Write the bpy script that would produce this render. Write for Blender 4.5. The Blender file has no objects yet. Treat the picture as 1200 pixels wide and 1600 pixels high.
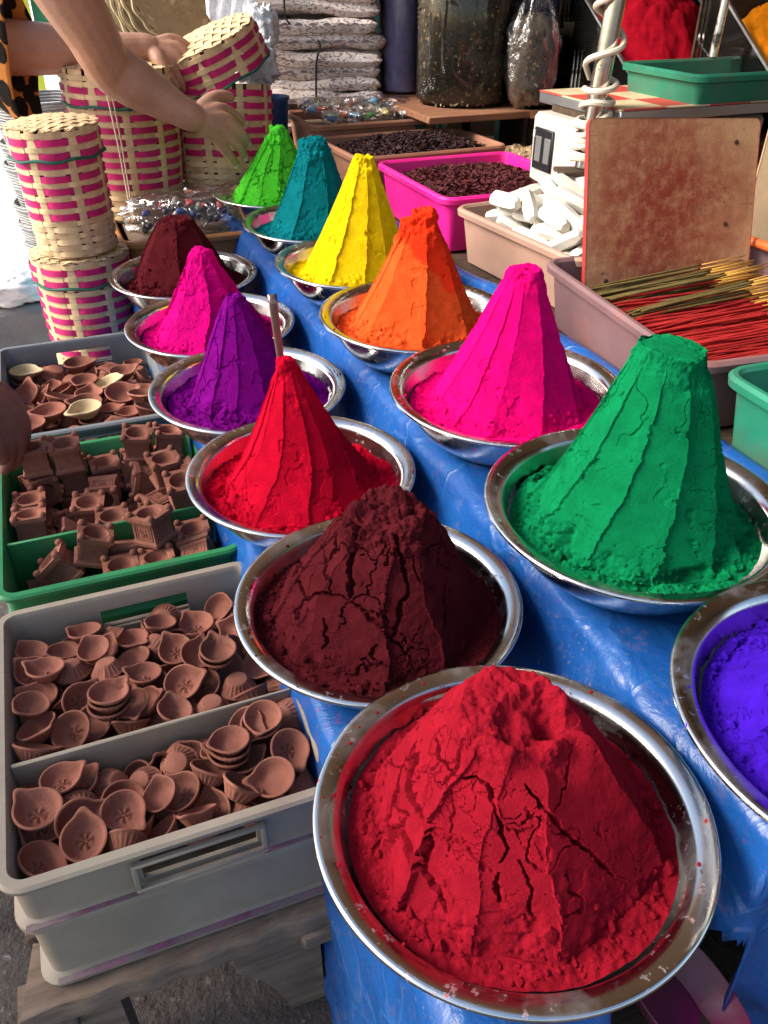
import bpy, bmesh, math, random
import numpy as np
from mathutils import Vector, Matrix, Quaternion, Euler

# ------------------------------------------------------------------ camera, sky, sun, exposure
# The place is laid out in "stall units"; UNIT metres each (a bowl is 0.42 units = 26 cm across).
UNIT = 0.62
sc = bpy.context.scene
cam_d = bpy.data.cameras.new('camera'); cam = bpy.data.objects.new('camera', cam_d); sc.collection.objects.link(cam)
cam.location = (0, 0, 1.42); cam.rotation_euler = (math.radians(90 - 34), 0, 0)
cam_d.sensor_fit = 'VERTICAL'; cam_d.angle = 2 * math.atan(800 / 1290); cam_d.clip_start = 0.02; cam_d.clip_end = 500
sc.camera = cam

SUN_EL, SUN_AZ = math.radians(37), math.radians(-8)      # from the left (-X), a little from behind the stall
Ldir = Vector((-math.cos(SUN_EL) * math.cos(SUN_AZ), math.cos(SUN_EL) * math.sin(SUN_AZ), math.sin(SUN_EL)))
world = bpy.data.worlds.new('World'); sc.world = world; world.use_nodes = True
wn = world.node_tree.nodes; wl = world.node_tree.links; wn.clear()
sky = wn.new('ShaderNodeTexSky'); sky.sky_type = 'NISHITA'; sky.sun_disc = False
sky.sun_elevation = SUN_EL; sky.sun_rotation = math.atan2(Ldir.x, Ldir.y)
sky.air_density = 1.2; sky.dust_density = 2.0
bg = wn.new('ShaderNodeBackground'); bg.inputs[1].default_value = 0.148
wo = wn.new('ShaderNodeOutputWorld'); wl.new(sky.outputs[0], bg.inputs[0]); wl.new(bg.outputs[0], wo.inputs[0])
sun_d = bpy.data.lights.new('sun', 'SUN'); sun_d.energy = 3.6; sun_d.angle = math.radians(32); sun_d.color = (1, .955, .89)
sun = bpy.data.objects.new('sun', sun_d); sc.collection.objects.link(sun)
sun.rotation_euler = Ldir.to_track_quat('Z', 'Y').to_euler(); sun.location = (-4, 1, 6)
sc.view_settings.view_transform = 'Standard'; sc.view_settings.look = 'None'
sc.view_settings.exposure = 0.84; sc.view_settings.gamma = 1; sc.view_settings.use_curve_mapping = False
sc.cycles.use_denoising = True; sc.cycles.max_bounces = 8; sc.cycles.transparent_max_bounces = 16
sc.cycles.caustics_reflective = False; sc.cycles.caustics_refractive = False

# ------------------------------------------------------------------ frame of the stall
TH = math.atan2(.363, .932)
D0, D1, N0, N1 = -.363, .932, .932, .363
def W(a, b, z=0.): return Vector((a * D0 + b * N0, a * D1 + b * N1, z))   # a: along the stall, away from us; b: across, to the right

rng = np.random.default_rng(5); random.seed(5)
C = sc.collection

# ------------------------------------------------------------------ mesh helpers
class MB:
    def __init__(s): s.v = []; s.f = []; s.m = []
    def add(s, v, f, m=0):
        o = len(s.v); s.v += [tuple(p) for p in v]; s.f += [tuple(i + o for i in q) for q in f]; s.m += [m] * len(f); return s
    def box(s, c, d, R=None, m=0, bev=0.0):
        c = Vector(c); x, y, z = d[0] / 2, d[1] / 2, d[2] / 2
        if bev <= 0:
            v = [Vector((i * x, j * y, k * z)) for i in (-1, 1) for j in (-1, 1) for k in (-1, 1)]
            f = [(0, 1, 3, 2), (4, 6, 7, 5), (0, 4, 5, 1), (2, 3, 7, 6), (0, 2, 6, 4), (1, 5, 7, 3)]
        else:
            b = min(bev, x * .9, y * .9, z * .9); v = []
            for i in (-1, 1):
                for j in (-1, 1):
                    for k in (-1, 1):
                        v += [Vector((i * x, j * (y - b), k * (z - b))), Vector((i * (x - b), j * y, k * (z - b))), Vector((i * (x - b), j * (y - b), k * z))]
            I = lambda i, j, k, t: ((i > 0) * 4 + (j > 0) * 2 + (k > 0)) * 3 + t
            f = []
            for i in (-1, 1): f.append([I(i, -1, -1, 0), I(i, 1, -1, 0), I(i, 1, 1, 0), I(i, -1, 1, 0)][::i])
            for j in (-1, 1): f.append([I(-1, j, -1, 1), I(-1, j, 1, 1), I(1, j, 1, 1), I(1, j, -1, 1)][::j])
            for k in (-1, 1): f.append([I(-1, -1, k, 2), I(1, -1, k, 2), I(1, 1, k, 2), I(-1, 1, k, 2)][::k])
            for i in (-1, 1):
                for j in (-1, 1): f.append([I(i, j, -1, 0), I(i, j, -1, 1), I(i, j, 1, 1), I(i, j, 1, 0)][::i * j])
            for i in (-1, 1):
                for k in (-1, 1): f.append([I(i, -1, k, 0), I(i, -1, k, 2), I(i, 1, k, 2), I(i, 1, k, 0)])
            for j in (-1, 1):
                for k in (-1, 1): f.append([I(-1, j, k, 1), I(-1, j, k, 2), I(1, j, k, 2), I(1, j, k, 1)][::j * k])
            for i in (-1, 1):
                for j in (-1, 1):
                    for k in (-1, 1): f.append([I(i, j, k, 0), I(i, j, k, 1), I(i, j, k, 2)][::i * j * k])
        if R is not None: v = [R @ p for p in v]
        return s.add([p + c for p in v], f, m)
    def lathe(s, prof, n=48, m=0, cap=False, c=(0, 0, 0)):
        v = []; f = []; k = len(prof)
        for i in range(n):
            t = 2 * math.pi * i / n
            for r, z in prof: v.append((c[0] + r * math.cos(t), c[1] + r * math.sin(t), c[2] + z))
        for i in range(n):
            j = (i + 1) % n
            for q in range(k - 1): f.append((i * k + q, j * k + q, j * k + q + 1, i * k + q + 1))
        if cap:
            f.append(tuple(i * k for i in range(n))[::-1]); f.append(tuple(i * k + k - 1 for i in range(n)))
        return s.add(v, f, m)
    def tube(s, pts, r, n=8, m=0, closed=False, cap=True):
        pts = [Vector(p) for p in pts]; K = len(pts); v = []; f = []
        up = Vector((0, 0, 1)); prev = None
        for i, p in enumerate(pts):
            if closed: t = pts[(i + 1) % K] - pts[i - 1]
            else: t = pts[min(i + 1, K - 1)] - pts[max(i - 1, 0)]
            t.normalize()
            if prev is None:
                u = t.cross(up)
                if u.length < 1e-3: u = t.cross(Vector((1, 0, 0)))
            else: u = prev - t * prev.dot(t)
            u.normalize(); prev = u; w = t.cross(u)
            rr = r[i] if hasattr(r, '__len__') else r
            for q in range(n):
                g = 2 * math.pi * q / n; v.append(p + (u * math.cos(g) + w * math.sin(g)) * rr)
        for i in range(K if closed else K - 1):
            j = (i + 1) % K
            for q in range(n): f.append((i * n + q, i * n + (q + 1) % n, j * n + (q + 1) % n, j * n + q))
        if cap and not closed:
            f.append(tuple(range(n))[::-1]); f.append(tuple((K - 1) * n + q for q in range(n)))
        return s.add(v, f, m)
    def grid(s, P, m=0, cu=False, cv=False):           # P[i][j] points
        nu, nv = len(P), len(P[0]); v = [p for row in P for p in row]; f = []
        for i in range(nu if cu else nu - 1):
            for j in range(nv if cv else nv - 1):
                f.append((i * nv + j, ((i + 1) % nu) * nv + j, ((i + 1) % nu) * nv + (j + 1) % nv, i * nv + (j + 1) % nv))
        return s.add(v, f, m)
    def mesh(s, name, mats, smooth=True, ang=None):
        me = bpy.data.meshes.new(name); me.from_pydata(s.v, [], s.f)
        if len(s.v) < 30000:
            bm = bmesh.new(); bm.from_mesh(me); bmesh.ops.recalc_face_normals(bm, faces=bm.faces); bm.to_mesh(me); bm.free()
        for x in (mats if isinstance(mats, (list, tuple)) else [mats]): me.materials.append(x)
        if len(set(s.m)) > 1 or (s.m and s.m[0]): me.polygons.foreach_set('material_index', s.m)
        me.polygons.foreach_set('use_smooth', [smooth] * len(me.polygons)); me.update()
        if smooth and ang is not None: me.set_sharp_from_angle(angle=math.radians(ang))
        return me
    def build(s, name, mats, parent=None, smooth=True, ang=40, loc=None, rot=None):
        return link(name, s.mesh(name, mats, smooth, ang), parent, loc, rot)

def link(name, data, parent=None, loc=None, rot=None):
    o = bpy.data.objects.new(name, data); C.objects.link(o)
    if parent is not None: o.parent = parent
    if loc is not None: o.location = loc
    if rot is not None: o.rotation_euler = rot if hasattr(rot, '__len__') else (0, 0, rot)
    return o
def tag(o, label=None, cat=None, group=None, kind=None):
    if label: o['label'] = label
    if cat: o['category'] = cat
    if group: o['group'] = group
    if kind: o['kind'] = kind
    return o
def thing(name, label, cat, loc=(0, 0, 0), rot=0, group=None):
    return tag(link(name, None, None, loc, rot), label, cat, group)
def np_mesh(name, V, F, mats, smooth=True):
    me = bpy.data.meshes.new(name); V = np.asarray(V, np.float32); F = np.asarray(F, np.int32)
    me.vertices.add(len(V)); me.vertices.foreach_set('co', V.ravel())
    k = F.shape[1]; me.loops.add(F.size); me.polygons.add(len(F))
    me.loops.foreach_set('vertex_index', F.ravel()); me.polygons.foreach_set('loop_start', np.arange(0, F.size, k, dtype=np.int32))
    me.polygons.foreach_set('use_smooth', np.full(len(F), smooth)); me.update(calc_edges=True)
    for x in (mats if isinstance(mats, (list, tuple)) else [mats]): me.materials.append(x)
    return me
def gridfaces(nu, nv, cu=False):
    i = np.arange(nu if cu else nu - 1)[:, None]; j = np.arange(nv - 1)[None, :]; k = (i + 1) % nu
    return np.stack([i * nv + j, k * nv + j, k * nv + j + 1, i * nv + j + 1], -1).reshape(-1, 4)

# ------------------------------------------------------------------ numpy noise
def _h(ix, iy, iz, seed):
    n = (ix.astype(np.int64) * 374761393 + iy.astype(np.int64) * 668265263 + iz.astype(np.int64) * 2147483647 + seed * 974634777) & 0xffffffff
    n = ((n ^ (n >> 13)) * 1274126177) & 0xffffffff; n = ((n ^ (n >> 16)) * 2246822519) & 0xffffffff
    return ((n ^ (n >> 15)) & 0xffffff) / float(0xffffff)
def noise(P, seed=0):
    I = np.floor(P); f = P - I; I = I.astype(np.int64); u = f * f * f * (f * (f * 6 - 15) + 10); r = 0
    for a in (0, 1):
        for b in (0, 1):
            for c in (0, 1):
                w = (u[:, 0] if a else 1 - u[:, 0]) * (u[:, 1] if b else 1 - u[:, 1]) * (u[:, 2] if c else 1 - u[:, 2])
                r = r + w * _h(I[:, 0] + a, I[:, 1] + b, I[:, 2] + c, seed)
    return r * 2 - 1
def fbm(P, oc=4, seed=0, g=.5):
    r = 0; a = 1.
    for i in range(oc): r = r + a * noise(P * 2. ** i + 17.3 * i, seed + i); a *= g
    return r
def worley(P, seed=0):
    I = np.floor(P).astype(np.int64); n = len(P); F1 = np.full(n, 9.); F2 = np.full(n, 9.); ID = np.zeros(n)
    for a in (-1, 0, 1):
        for b in (-1, 0, 1):
            for c in (-1, 0, 1):
                X, Y, Z = I[:, 0] + a, I[:, 1] + b, I[:, 2] + c
                q = np.stack([X + _h(X, Y, Z, seed), Y + _h(X, Y, Z, seed + 1), Z + _h(X, Y, Z, seed + 2)], 1)
                d = np.sqrt(((P - q) ** 2).sum(1)); m = d < F1
                F2 = np.where(m, F1, np.minimum(F2, d)); ID = np.where(m, _h(X, Y, Z, seed + 3), ID); F1 = np.where(m, d, F1)
    return F1, F2, ID
def sstep(a, b, x): t = np.clip((x - a) / (b - a), 0, 1); return t * t * (3 - 2 * t)

# ------------------------------------------------------------------ materials
class NT:
    def __init__(s, name):
        s.mat = bpy.data.materials.new(name); s.mat.use_nodes = True; s.t = s.mat.node_tree; s.n = s.t.nodes
        s.p = s.n['Principled BSDF']; s.o = s.n['Material Output']; s._c = None
    def new(s, t, **k):
        x = s.n.new(t)
        for a, b in k.items(): setattr(x, a, b)
        return x
    def l(s, a, b): s.t.links.new(a, b)
    def co(s):
        if s._c is None: s._c = s.new('ShaderNodeTexCoord')
        return s._c.outputs['Object']
    def vec(s, scale=(1, 1, 1), src=None):
        m = s.new('ShaderNodeMapping'); m.inputs['Scale'].default_value = scale; s.l(src or s.co(), m.inputs[0]); return m.outputs[0]
    def noise(s, scale, detail=4, rough=.55, vec=None, dist=0):
        x = s.new('ShaderNodeTexNoise'); x.inputs['Scale'].default_value = scale; x.inputs['Detail'].default_value = detail
        x.inputs['Roughness'].default_value = rough; x.inputs['Distortion'].default_value = dist; s.l(vec or s.co(), x.inputs['Vector']); return x.outputs['Fac']
    def ramp(s, fac, a, b, ca=(0, 0, 0, 1), cb=(1, 1, 1, 1)):
        x = s.new('ShaderNodeValToRGB'); e = x.color_ramp.elements; e[0].position = a; e[1].position = b; e[0].color = ca; e[1].color = cb
        s.l(fac, x.inputs[0]); return x.outputs[0]
    def mix(s, fac, a, b, mode='MIX'):
        x = s.new('ShaderNodeMix', data_type='RGBA', blend_type=mode)
        for i, q in ((0, fac), (6, a), (7, b)):
            if isinstance(q, (int, float)): x.inputs[i].default_value = q
            elif isinstance(q, (tuple, list)): x.inputs[i].default_value = tuple(q)[:3] + (1,)
            else: s.l(q, x.inputs[i])
        return x.outputs[2]
    def math(s, op, a, b=0.):
        x = s.new('ShaderNodeMath', operation=op)
        for i, q in enumerate((a, b)):
            if isinstance(q, (int, float)): x.inputs[i].default_value = q
            else: s.l(q, x.inputs[i])
        return x.outputs[0]
    def bump(s, h, st=.3, dist=.01, prev=None):
        x = s.new('ShaderNodeBump'); x.inputs['Strength'].default_value = st; x.inputs['Distance'].default_value = dist; s.l(h, x.inputs['Height'])
        if prev is not None: s.l(prev, x.inputs['Normal'])
        s.l(x.outputs[0], s.p.inputs['Normal']); return x.outputs[0]
    def set(s, **k):
        for a, b in k.items():
            i = s.p.inputs[{'col': 'Base Color', 'rough': 'Roughness', 'metal': 'Metallic', 'spec': 'Specular IOR Level', 'trans': 'Transmission Weight', 'alpha': 'Alpha', 'sheen': 'Sheen Weight', 'coat': 'Coat Weight', 'sss': 'Subsurface Weight', 'ior': 'IOR'}[a]]
            if isinstance(b, (int, float)): i.default_value = b
            elif isinstance(b, (tuple, list)): i.default_value = tuple(b)[:3] + (1,)
            else: s.l(b, i)
        return s
def sh(c, k): return tuple(min(1, x * k) for x in c)
def M_basic(name, col, rough=.6, var=.18, vs=6, bs=60, bst=.15, bd=.004, dust=None, ds=3, dl=.56, dh=.72, spec=.4, metal=0, damt=.8, rnd=0.):
    t = NT(name); c = t.mix(t.ramp(t.noise(vs, 5), .3, .7), sh(col, 1 - var), sh(col, 1 + var))
    if rnd:
        oi = t.new('ShaderNodeObjectInfo'); k = t.math('ADD', t.math('MULTIPLY', oi.outputs['Random'], 2 * rnd), 1 - rnd)
        hv = t.new('ShaderNodeHueSaturation'); t.l(k, hv.inputs['Value']); t.l(c, hv.inputs['Color']); c = hv.outputs[0]
    if dust is not None:
        m = t.math('MULTIPLY', t.ramp(t.noise(ds, 8, .65), dl, dh), damt); c = t.mix(m, c, dust)
    t.set(col=c, rough=t.math('ADD', t.math('MULTIPLY', t.noise(vs * 4, 3), .2), rough - .1), spec=spec, metal=metal)
    if bst: t.bump(t.noise(bs, 6, .6), bst, bd)
    return t.mat
def M_powder(name, col, dark=.8, grain=1., tipcol=None):
    t = NT(name); c = t.mix(t.ramp(t.noise(34, 5, .6), .35, .68), sh(col, dark), sh(col, 1.08))
    c = t.mix(t.math('MULTIPLY', t.ramp(t.noise(330, 3, .7), .56, .68), .45), c, sh(col, .5))
    if tipcol:      # second colour towards the tip and the right side, edge broken by noise
        sp = t.new('ShaderNodeSeparateXYZ'); t.l(t.co(), sp.inputs[0])
        f = t.math('ADD', t.math('ADD', sp.outputs[2], t.math('MULTIPLY', sp.outputs[0], .9)), t.math('MULTIPLY', t.math('SUBTRACT', t.noise(26, 5, .65), .5), .10)); c = t.mix(t.ramp(f, .125, .14), c, tipcol)
    t.set(col=c, rough=1., spec=.04); t.p.inputs['Diffuse Roughness'].default_value = .8
    b = t.bump(t.noise(700, 3, .75), .6 * grain, .0022); t.bump(t.noise(230, 5, .75), .5 * grain, .003, b)
    return t.mat
# ------------------------------------------------------------------ shared materials
def mk_steel():
    t = NT('stainless_steel'); oi = t.new('ShaderNodeObjectInfo')
    n = t.noise(5, 6, .6)
    base = t.mix(t.ramp(n, .35, .7), (.60, .585, .56), (.74, .73, .71))
    sep = t.new('ShaderNodeSeparateXYZ'); t.l(t.co(), sep.inputs[0])
    # powder spilt on the rim: small crumbs and fingerprints of the bowl's own colour
    sp = t.math('MULTIPLY', t.ramp(t.noise(70, 6, .7), .60, .645), t.ramp(t.noise(6, 2), .46, .60))
    film = t.math('MULTIPLY', t.ramp(t.noise(9, 6, .7), .48, .80), .34)
    c = t.mix(film, base, t.mix(.5, oi.outputs['Color'], (.30, .22, .16))); c = t.mix(sp, c, oi.outputs['Color'])
    dirt = t.math('MAXIMUM', sp, t.math('MULTIPLY', film, .9))
    rad = t.math('SQRT', t.math('ADD', t.math('POWER', sep.outputs[0], 2.), t.math('POWER', sep.outputs[1], 2.)))
    ring = t.new('ShaderNodeCombineXYZ'); t.l(t.math('MULTIPLY', rad, 900.), ring.inputs[0]); t.l(t.math('MULTIPLY', sep.outputs[2], 900.), ring.inputs[1])
    rn = t.noise(1., 2, .5, ring.outputs[0])
    t.set(col=c, metal=t.math('SUBTRACT', 1., dirt), rough=t.math('ADD', t.math('ADD', .07, t.math('MULTIPLY', n, .2)), t.math('MULTIPLY', dirt, .6)))
    t.bump(rn, .06, .0015)
    return t.mat
STEEL = mk_steel()
TERRA = M_basic('terracotta', (.27, .10, .066), .85, .22, 18, 240, .25, .002, dust=(.33, .17, .12), ds=9, dl=.5, dh=.8, damt=.5, spec=.15, rnd=.22)
CREAMCLAY = M_basic('cream_clay', (.55, .42, .24), .8, .2, 20, 200, .2, .002, dust=(.32, .18, .10), ds=14, spec=.2)
GREYP = M_basic('grey_crate_plastic', (.34, .275, .20), .55, .14, 7, 130, .12, .002, dust=(.22, .12, .12), ds=4, dl=.48, dh=.8, damt=.7, spec=.35)
GREYP2 = M_basic('dark_grey_crate_plastic', (.15, .16, .17), .5, .14, 7, 130, .12, .002, dust=(.2, .16, .15), ds=4, spec=.35)
GREENP = M_basic('green_crate_plastic', (.022, .19, .06), .45, .2, 8, 120, .1, .002, dust=(.12, .13, .09), ds=5, damt=.5)
PURPLEDUST = M_basic('purple_powder_dust', (.28, .11, .17), 1, .35, 30, 300, .3, .002, dust=(.25, .2, .19), ds=12, dl=.42, dh=.6, damt=1., spec=.05)
TAN = M_basic('tan_tray_plastic', (.43, .25, .18), .55, .12, 6, 120, .1, .002, dust=(.5, .33, .27), ds=5, damt=.5)
BROWNT = M_basic('brown_tray_plastic', (.33, .145, .085), .5, .16, 6, 120, .1, .002, dust=(.40, .25, .2), ds=5, damt=.5)
MAUVE = M_basic('mauve_tray_plastic', (.215, .115, .115), .5, .14, 7, 120, .1, .002, dust=(.35, .11, .07), ds=6, damt=.6)
PINKT = M_basic('hot_pink_tray_plastic', (.85, .02, .27), .35, .06, 6, 120, .04, .002, dust=(.6, .1, .25), ds=5, damt=.3)
GREENT = M_basic('sea_green_tray_plastic', (.02, .20, .115), .5, .2, 8, 120, .12, .002, dust=(.10, .12, .09), ds=5, dl=.46, damt=.75)
ORANGEP = M_basic('orange_brown_tub_plastic', (.50, .20, .065), .45, .12, 6, 120, .08, .002, dust=(.5, .3, .2), ds=5, damt=.4)
def mk_tarp():
    t = NT('blue_tarpaulin')
    n = t.noise(3, 5, .6, dist=.6); w = t.noise(7, 6, .62, dist=1.2)
    vo = t.new('ShaderNodeTexVoronoi'); vo.feature = 'DISTANCE_TO_EDGE'; vo.inputs['Scale'].default_value = 5.5; vo.inputs['Randomness'].default_value = 1.
    wv = t.new('ShaderNodeVectorMath', operation='ADD'); nz = t.new('ShaderNodeTexNoise'); nz.inputs['Scale'].default_value = 4; nz.inputs['Detail'].default_value = 4; t.l(t.co(), nz.inputs['Vector'])
    sc_ = t.new('ShaderNodeVectorMath', operation='SCALE'); t.l(nz.outputs['Color'], sc_.inputs[0]); sc_.inputs['Scale'].default_value = .35; t.l(t.co(), wv.inputs[0]); t.l(sc_.outputs[0], wv.inputs[1]); t.l(wv.outputs[0], vo.inputs['Vector'])
    cre = t.ramp(vo.outputs['Distance'], .0, .05, (1, 1, 1, 1), (0, 0, 0, 1))
    c = t.mix(t.ramp(n, .3, .72), (.006, .054, .235), (.012, .112, .39))
    c = t.mix(t.math('MULTIPLY', t.ramp(w, .62, .74), .18), c, (.08, .22, .52))
    c = t.mix(t.math('MULTIPLY', t.math('MULTIPLY', cre, t.ramp(n, .45, .6)), .18), c, (.10, .27, .55))
    c = t.mix(t.math('MULTIPLY', t.ramp(t.noise(26, 7, .7), .56, .74), .4), c, (.20, .15, .20))
    c = t.mix(t.math('MULTIPLY', t.ramp(t.noise(130, 4, .7), .66, .70), .6), c, (.25, .02, .07))
    for k_, (sc__, cc) in enumerate(((110, (.30, .01, .10)), (95, (.35, .01, .02)), (120, (.02, .20, .08)), (85, (.14, .01, .2)), (100, (.4, .25, .02)))):
        mp = t.new('ShaderNodeMapping'); mp.inputs['Location'].default_value = (3.1 * k_, 1.7 * k_, .9); t.l(t.co(), mp.inputs[0])
        c = t.mix(t.math('MULTIPLY', t.math('MULTIPLY', t.ramp(t.noise(sc__, 5, .7, mp.outputs[0]), .60, .67), t.ramp(t.noise(2.2, 2, .5, mp.outputs[0]), .50, .62)), .5), c, cc)
    t.set(col=c, rough=t.math('ADD', t.math('MULTIPLY', w, .28), .19), spec=.5)
    b = t.bump(w, .2, .02); b = t.bump(t.math('MULTIPLY', cre, t.ramp(n, .35, .6)), .3, .005, b); t.bump(t.noise(60, 4, .6, dist=.8), .15, .004, b)
    return t.mat
TARP = mk_tarp()
def mk_wood(name, ca, cb, sc_=(2, 14, 14), rough=.8, stain=None):
    t = NT(name); v = t.vec(sc_); g = t.noise(4, 8, .65, v, .6)
    c = t.mix(t.ramp(g, .3, .7), ca, cb)
    c = t.mix(t.math('MULTIPLY', t.ramp(t.noise(7, 7, .7), .5, .72), .6), c, stain or sh(ca, .6))
    t.set(col=c, rough=rough, spec=.2); t.bump(g, .4, .006); return t.mat
PLANK = mk_wood('weathered_plank', (.15, .10, .07), (.30, .21, .15))
TIMBER = mk_wood('dark_timber', (.05, .032, .022), (.11, .07, .045))
SHELFW = mk_wood('reddish_shelf_wood', (.22, .09, .05), (.36, .17, .09))
def mk_ground():
    t = NT('street_ground')
    n = t.noise(1.6, 8, .65); f = t.noise(60, 5, .7)
    sep = t.new('ShaderNodeSeparateXYZ'); t.l(t.co(), sep.inputs[0])
    c = t.mix(t.ramp(n, .3, .7), (.055, .043, .038), (.13, .10, .088))
    c = t.mix(t.math('MULTIPLY', t.ramp(f, .58, .68), .7), c, (.30, .26, .24))
    c = t.mix(t.math('MULTIPLY', t.ramp(t.noise(8, 7, .7), .54, .64), .7), c, (.025, .02, .018))
    t.set(col=c, rough=.85, spec=.25); b = t.bump(f, .6, .01); t.bump(t.noise(14, 6), .5, .02, b); return t.mat
GROUND = mk_ground()
CONCRETE = M_basic('pale_concrete', (.80, .78, .75), .9, .08, 3, 40, .2, .006, dust=(.5, .46, .42), ds=2, damt=.5)
BLACKP = M_basic('black_plastic', (.015, .015, .017), .4, .1)
WHITEP = M_basic('white_paint', (.78, .77, .74), .5, .05)

# ------------------------------------------------------------------ the setting
g = MB(); n_ = 40
gp = [[Vector((-60 + 120 * i / n_, -20 + 160 * j / n_, 0)) for j in range(n_ + 1)] for i in range(n_ + 1)]
g.grid(gp); tag(g.build('ground', GROUND), kind='structure')
# the sunlit concrete street that starts beside the stall
s_ = MB()
P_ = []
for i in range(30):
    a = 1.2 + i * 1.6; e = -.40 if a < 2.9 else .95
    P_.append([W(a, -14 - .3 * i, .004), W(a, -3, .004), W(a, e, .004)])
P_.insert(2, [W(2.62, -14.3, .004), W(2.62, -3, .004), W(2.62, -.40, .004)]); P_.insert(3, [W(2.64, -14.3, .004), W(2.64, -3, .004), W(2.64, .95, .004)]); P_.pop(1); P_.pop(0); P_.insert(0, [W(1.2, -14, .004), W(1.2, -3, .004), W(1.2, -.40, .004)])
s_.grid(P_); tag(s_.build('pavement', CONCRETE), kind='structure')
# house front across the end of the stall: teal painted shutter wall
TEAL = M_basic('teal_painted_wood', (.16, .30, .31), .6, .12, 5, 60, .15, .004, dust=(.25, .3, .3), ds=4)
DARKWALL = M_basic('dark_shop_wall', (.11, .075, .055), .9, .3, 2, 30, .3, .01)
h = thing('shop_front', 'teal painted wooden shop door with upright frame posts behind the paper bags', 'door', W(4.35, 1.55), TH)
def plank_parts(par, xs, y, z0, z1, th, mat_, nm):
    for x0, x1 in xs: MB().box(((x0 + x1) / 2, y, (z0 + z1) / 2), (x1 - x0 - .006, th, z1 - z0), bev=.006).build(nm, mat_, par)
plank_parts(h, [(-.72 + i * .17, -.72 + (i + 1) * .17) for i in range(9)], .02, 0, 2.6, .03, TEAL, 'board')
MB().box((-.80, -.02, 1.3), (.13, .1, 2.6), bev=.01).build('frame_post', TEAL, h)
MB().box((-.44, -.03, 1.3), (.08, .05, 2.6), bev=.008).build('rail', TEAL, h)
MB().box((.1, .05, 1.3), (1.9, .03, 2.6)).build('backing', DARKWALL, h)
w_ = MB(); w_.box((0, 0, 1.3), (.12, 5.4, 2.6)); wo_ = w_.build('shop_wall', DARKWALL, None, loc=W(2.1, 2.95), rot=TH)
tag(wo_, 'dark brown shop wall behind the shelves of powder bins', 'wall')
w_ = MB(); w_.box((0, 0, 1.3), (1.4, .12, 2.6)); wo_ = w_.build('shop_wall', DARKWALL, None, loc=W(4.4, 3.1 - .35), rot=TH)
tag(wo_, 'dark end wall of the shop behind the glass jars', 'wall')
# unseen canopy above the frame, shaped to cut sky light and warm the steel
aw = thing('shade_canopy', 'unseen canvas canopy on poles over the seller side, shaped to block sky light', 'shade_canopy', W(2.0, 2.0), TH)
CANVAS = M_basic('faded_canvas', (.46, .33, .20), .9, .1)
m = MB(); m.grid([[Vector((-1.5 + 2.6 * i / 8, -2.4 + 4.9 * j / 16, 2.42 + .12 * i / 8 - .05 * math.sin(math.pi * (j % 4) / 4))) for j in range(17)] for i in range(9)])
cv = m.build('canvas', CANVAS, aw); md = cv.modifiers.new('th', 'SOLIDIFY'); md.thickness = .012
for y in (-2.3, 2.4): MB().tube([(1.02, y, 0), (1.02, y, 2.53)], .03, 10).build('pole', TIMBER, aw)

# unseen canopy added behind us to the left to shade the near crates
a2 = thing('shade_canopy', 'unseen canvas canopy on thin poles, added to shade the near crates', 'shade_canopy', (-2.45, -.05, 0), .1)
m = MB(); m.grid([[Vector((-.8 + 1.5 * i / 8, -.95 + 1.9 * j / 12, 1.98 - .12 * i / 8 - .04 * math.sin(math.pi * (j % 4) / 4))) for j in range(13)] for i in range(9)])
cv = m.build('canvas', CANVAS, a2); cv.modifiers.new('th', 'SOLIDIFY').thickness = .012
for x, y in ((-.78, -.9), (-.78, .9), (.66, -.9)): MB().tube([(x, y, 0), (x, y, 2.0)], .022, 10).build('pole', TIMBER, a2)

# ------------------------------------------------------------------ table under the bowls and the blue sheet over it
tb = thing('stall_table', 'dark timber two-step table hidden beneath the blue sheet', 'table', W(1.8, .6), TH)
Y0, Y1 = .36 - 1.8, 3.1 - 1.8
for i in range(3): MB().box((-.325 + .105 * i, (Y0 + Y1) / 2, .515), (.1, Y1 - Y0, .03), bev=.004).build('board', TIMBER, tb)
for i in range(4): MB().box((.03 + .103 * i, (Y0 + Y1) / 2, .640), (.098, Y1 - Y0, .03), bev=.004).build('board', TIMBER, tb)
for y in (Y0 + .08, 0, Y1 - .08):
    for x, z in ((-.32, .495), (.33, .620)): MB().box((x, y, z / 2), (.06, .06, z), bev=.004).build('leg', TIMBER, tb)
MB().box((-.13, Y0 + .12, .385), (.15, .42, .025), bev=.004).build('shelf', TIMBER, tb)

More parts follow.
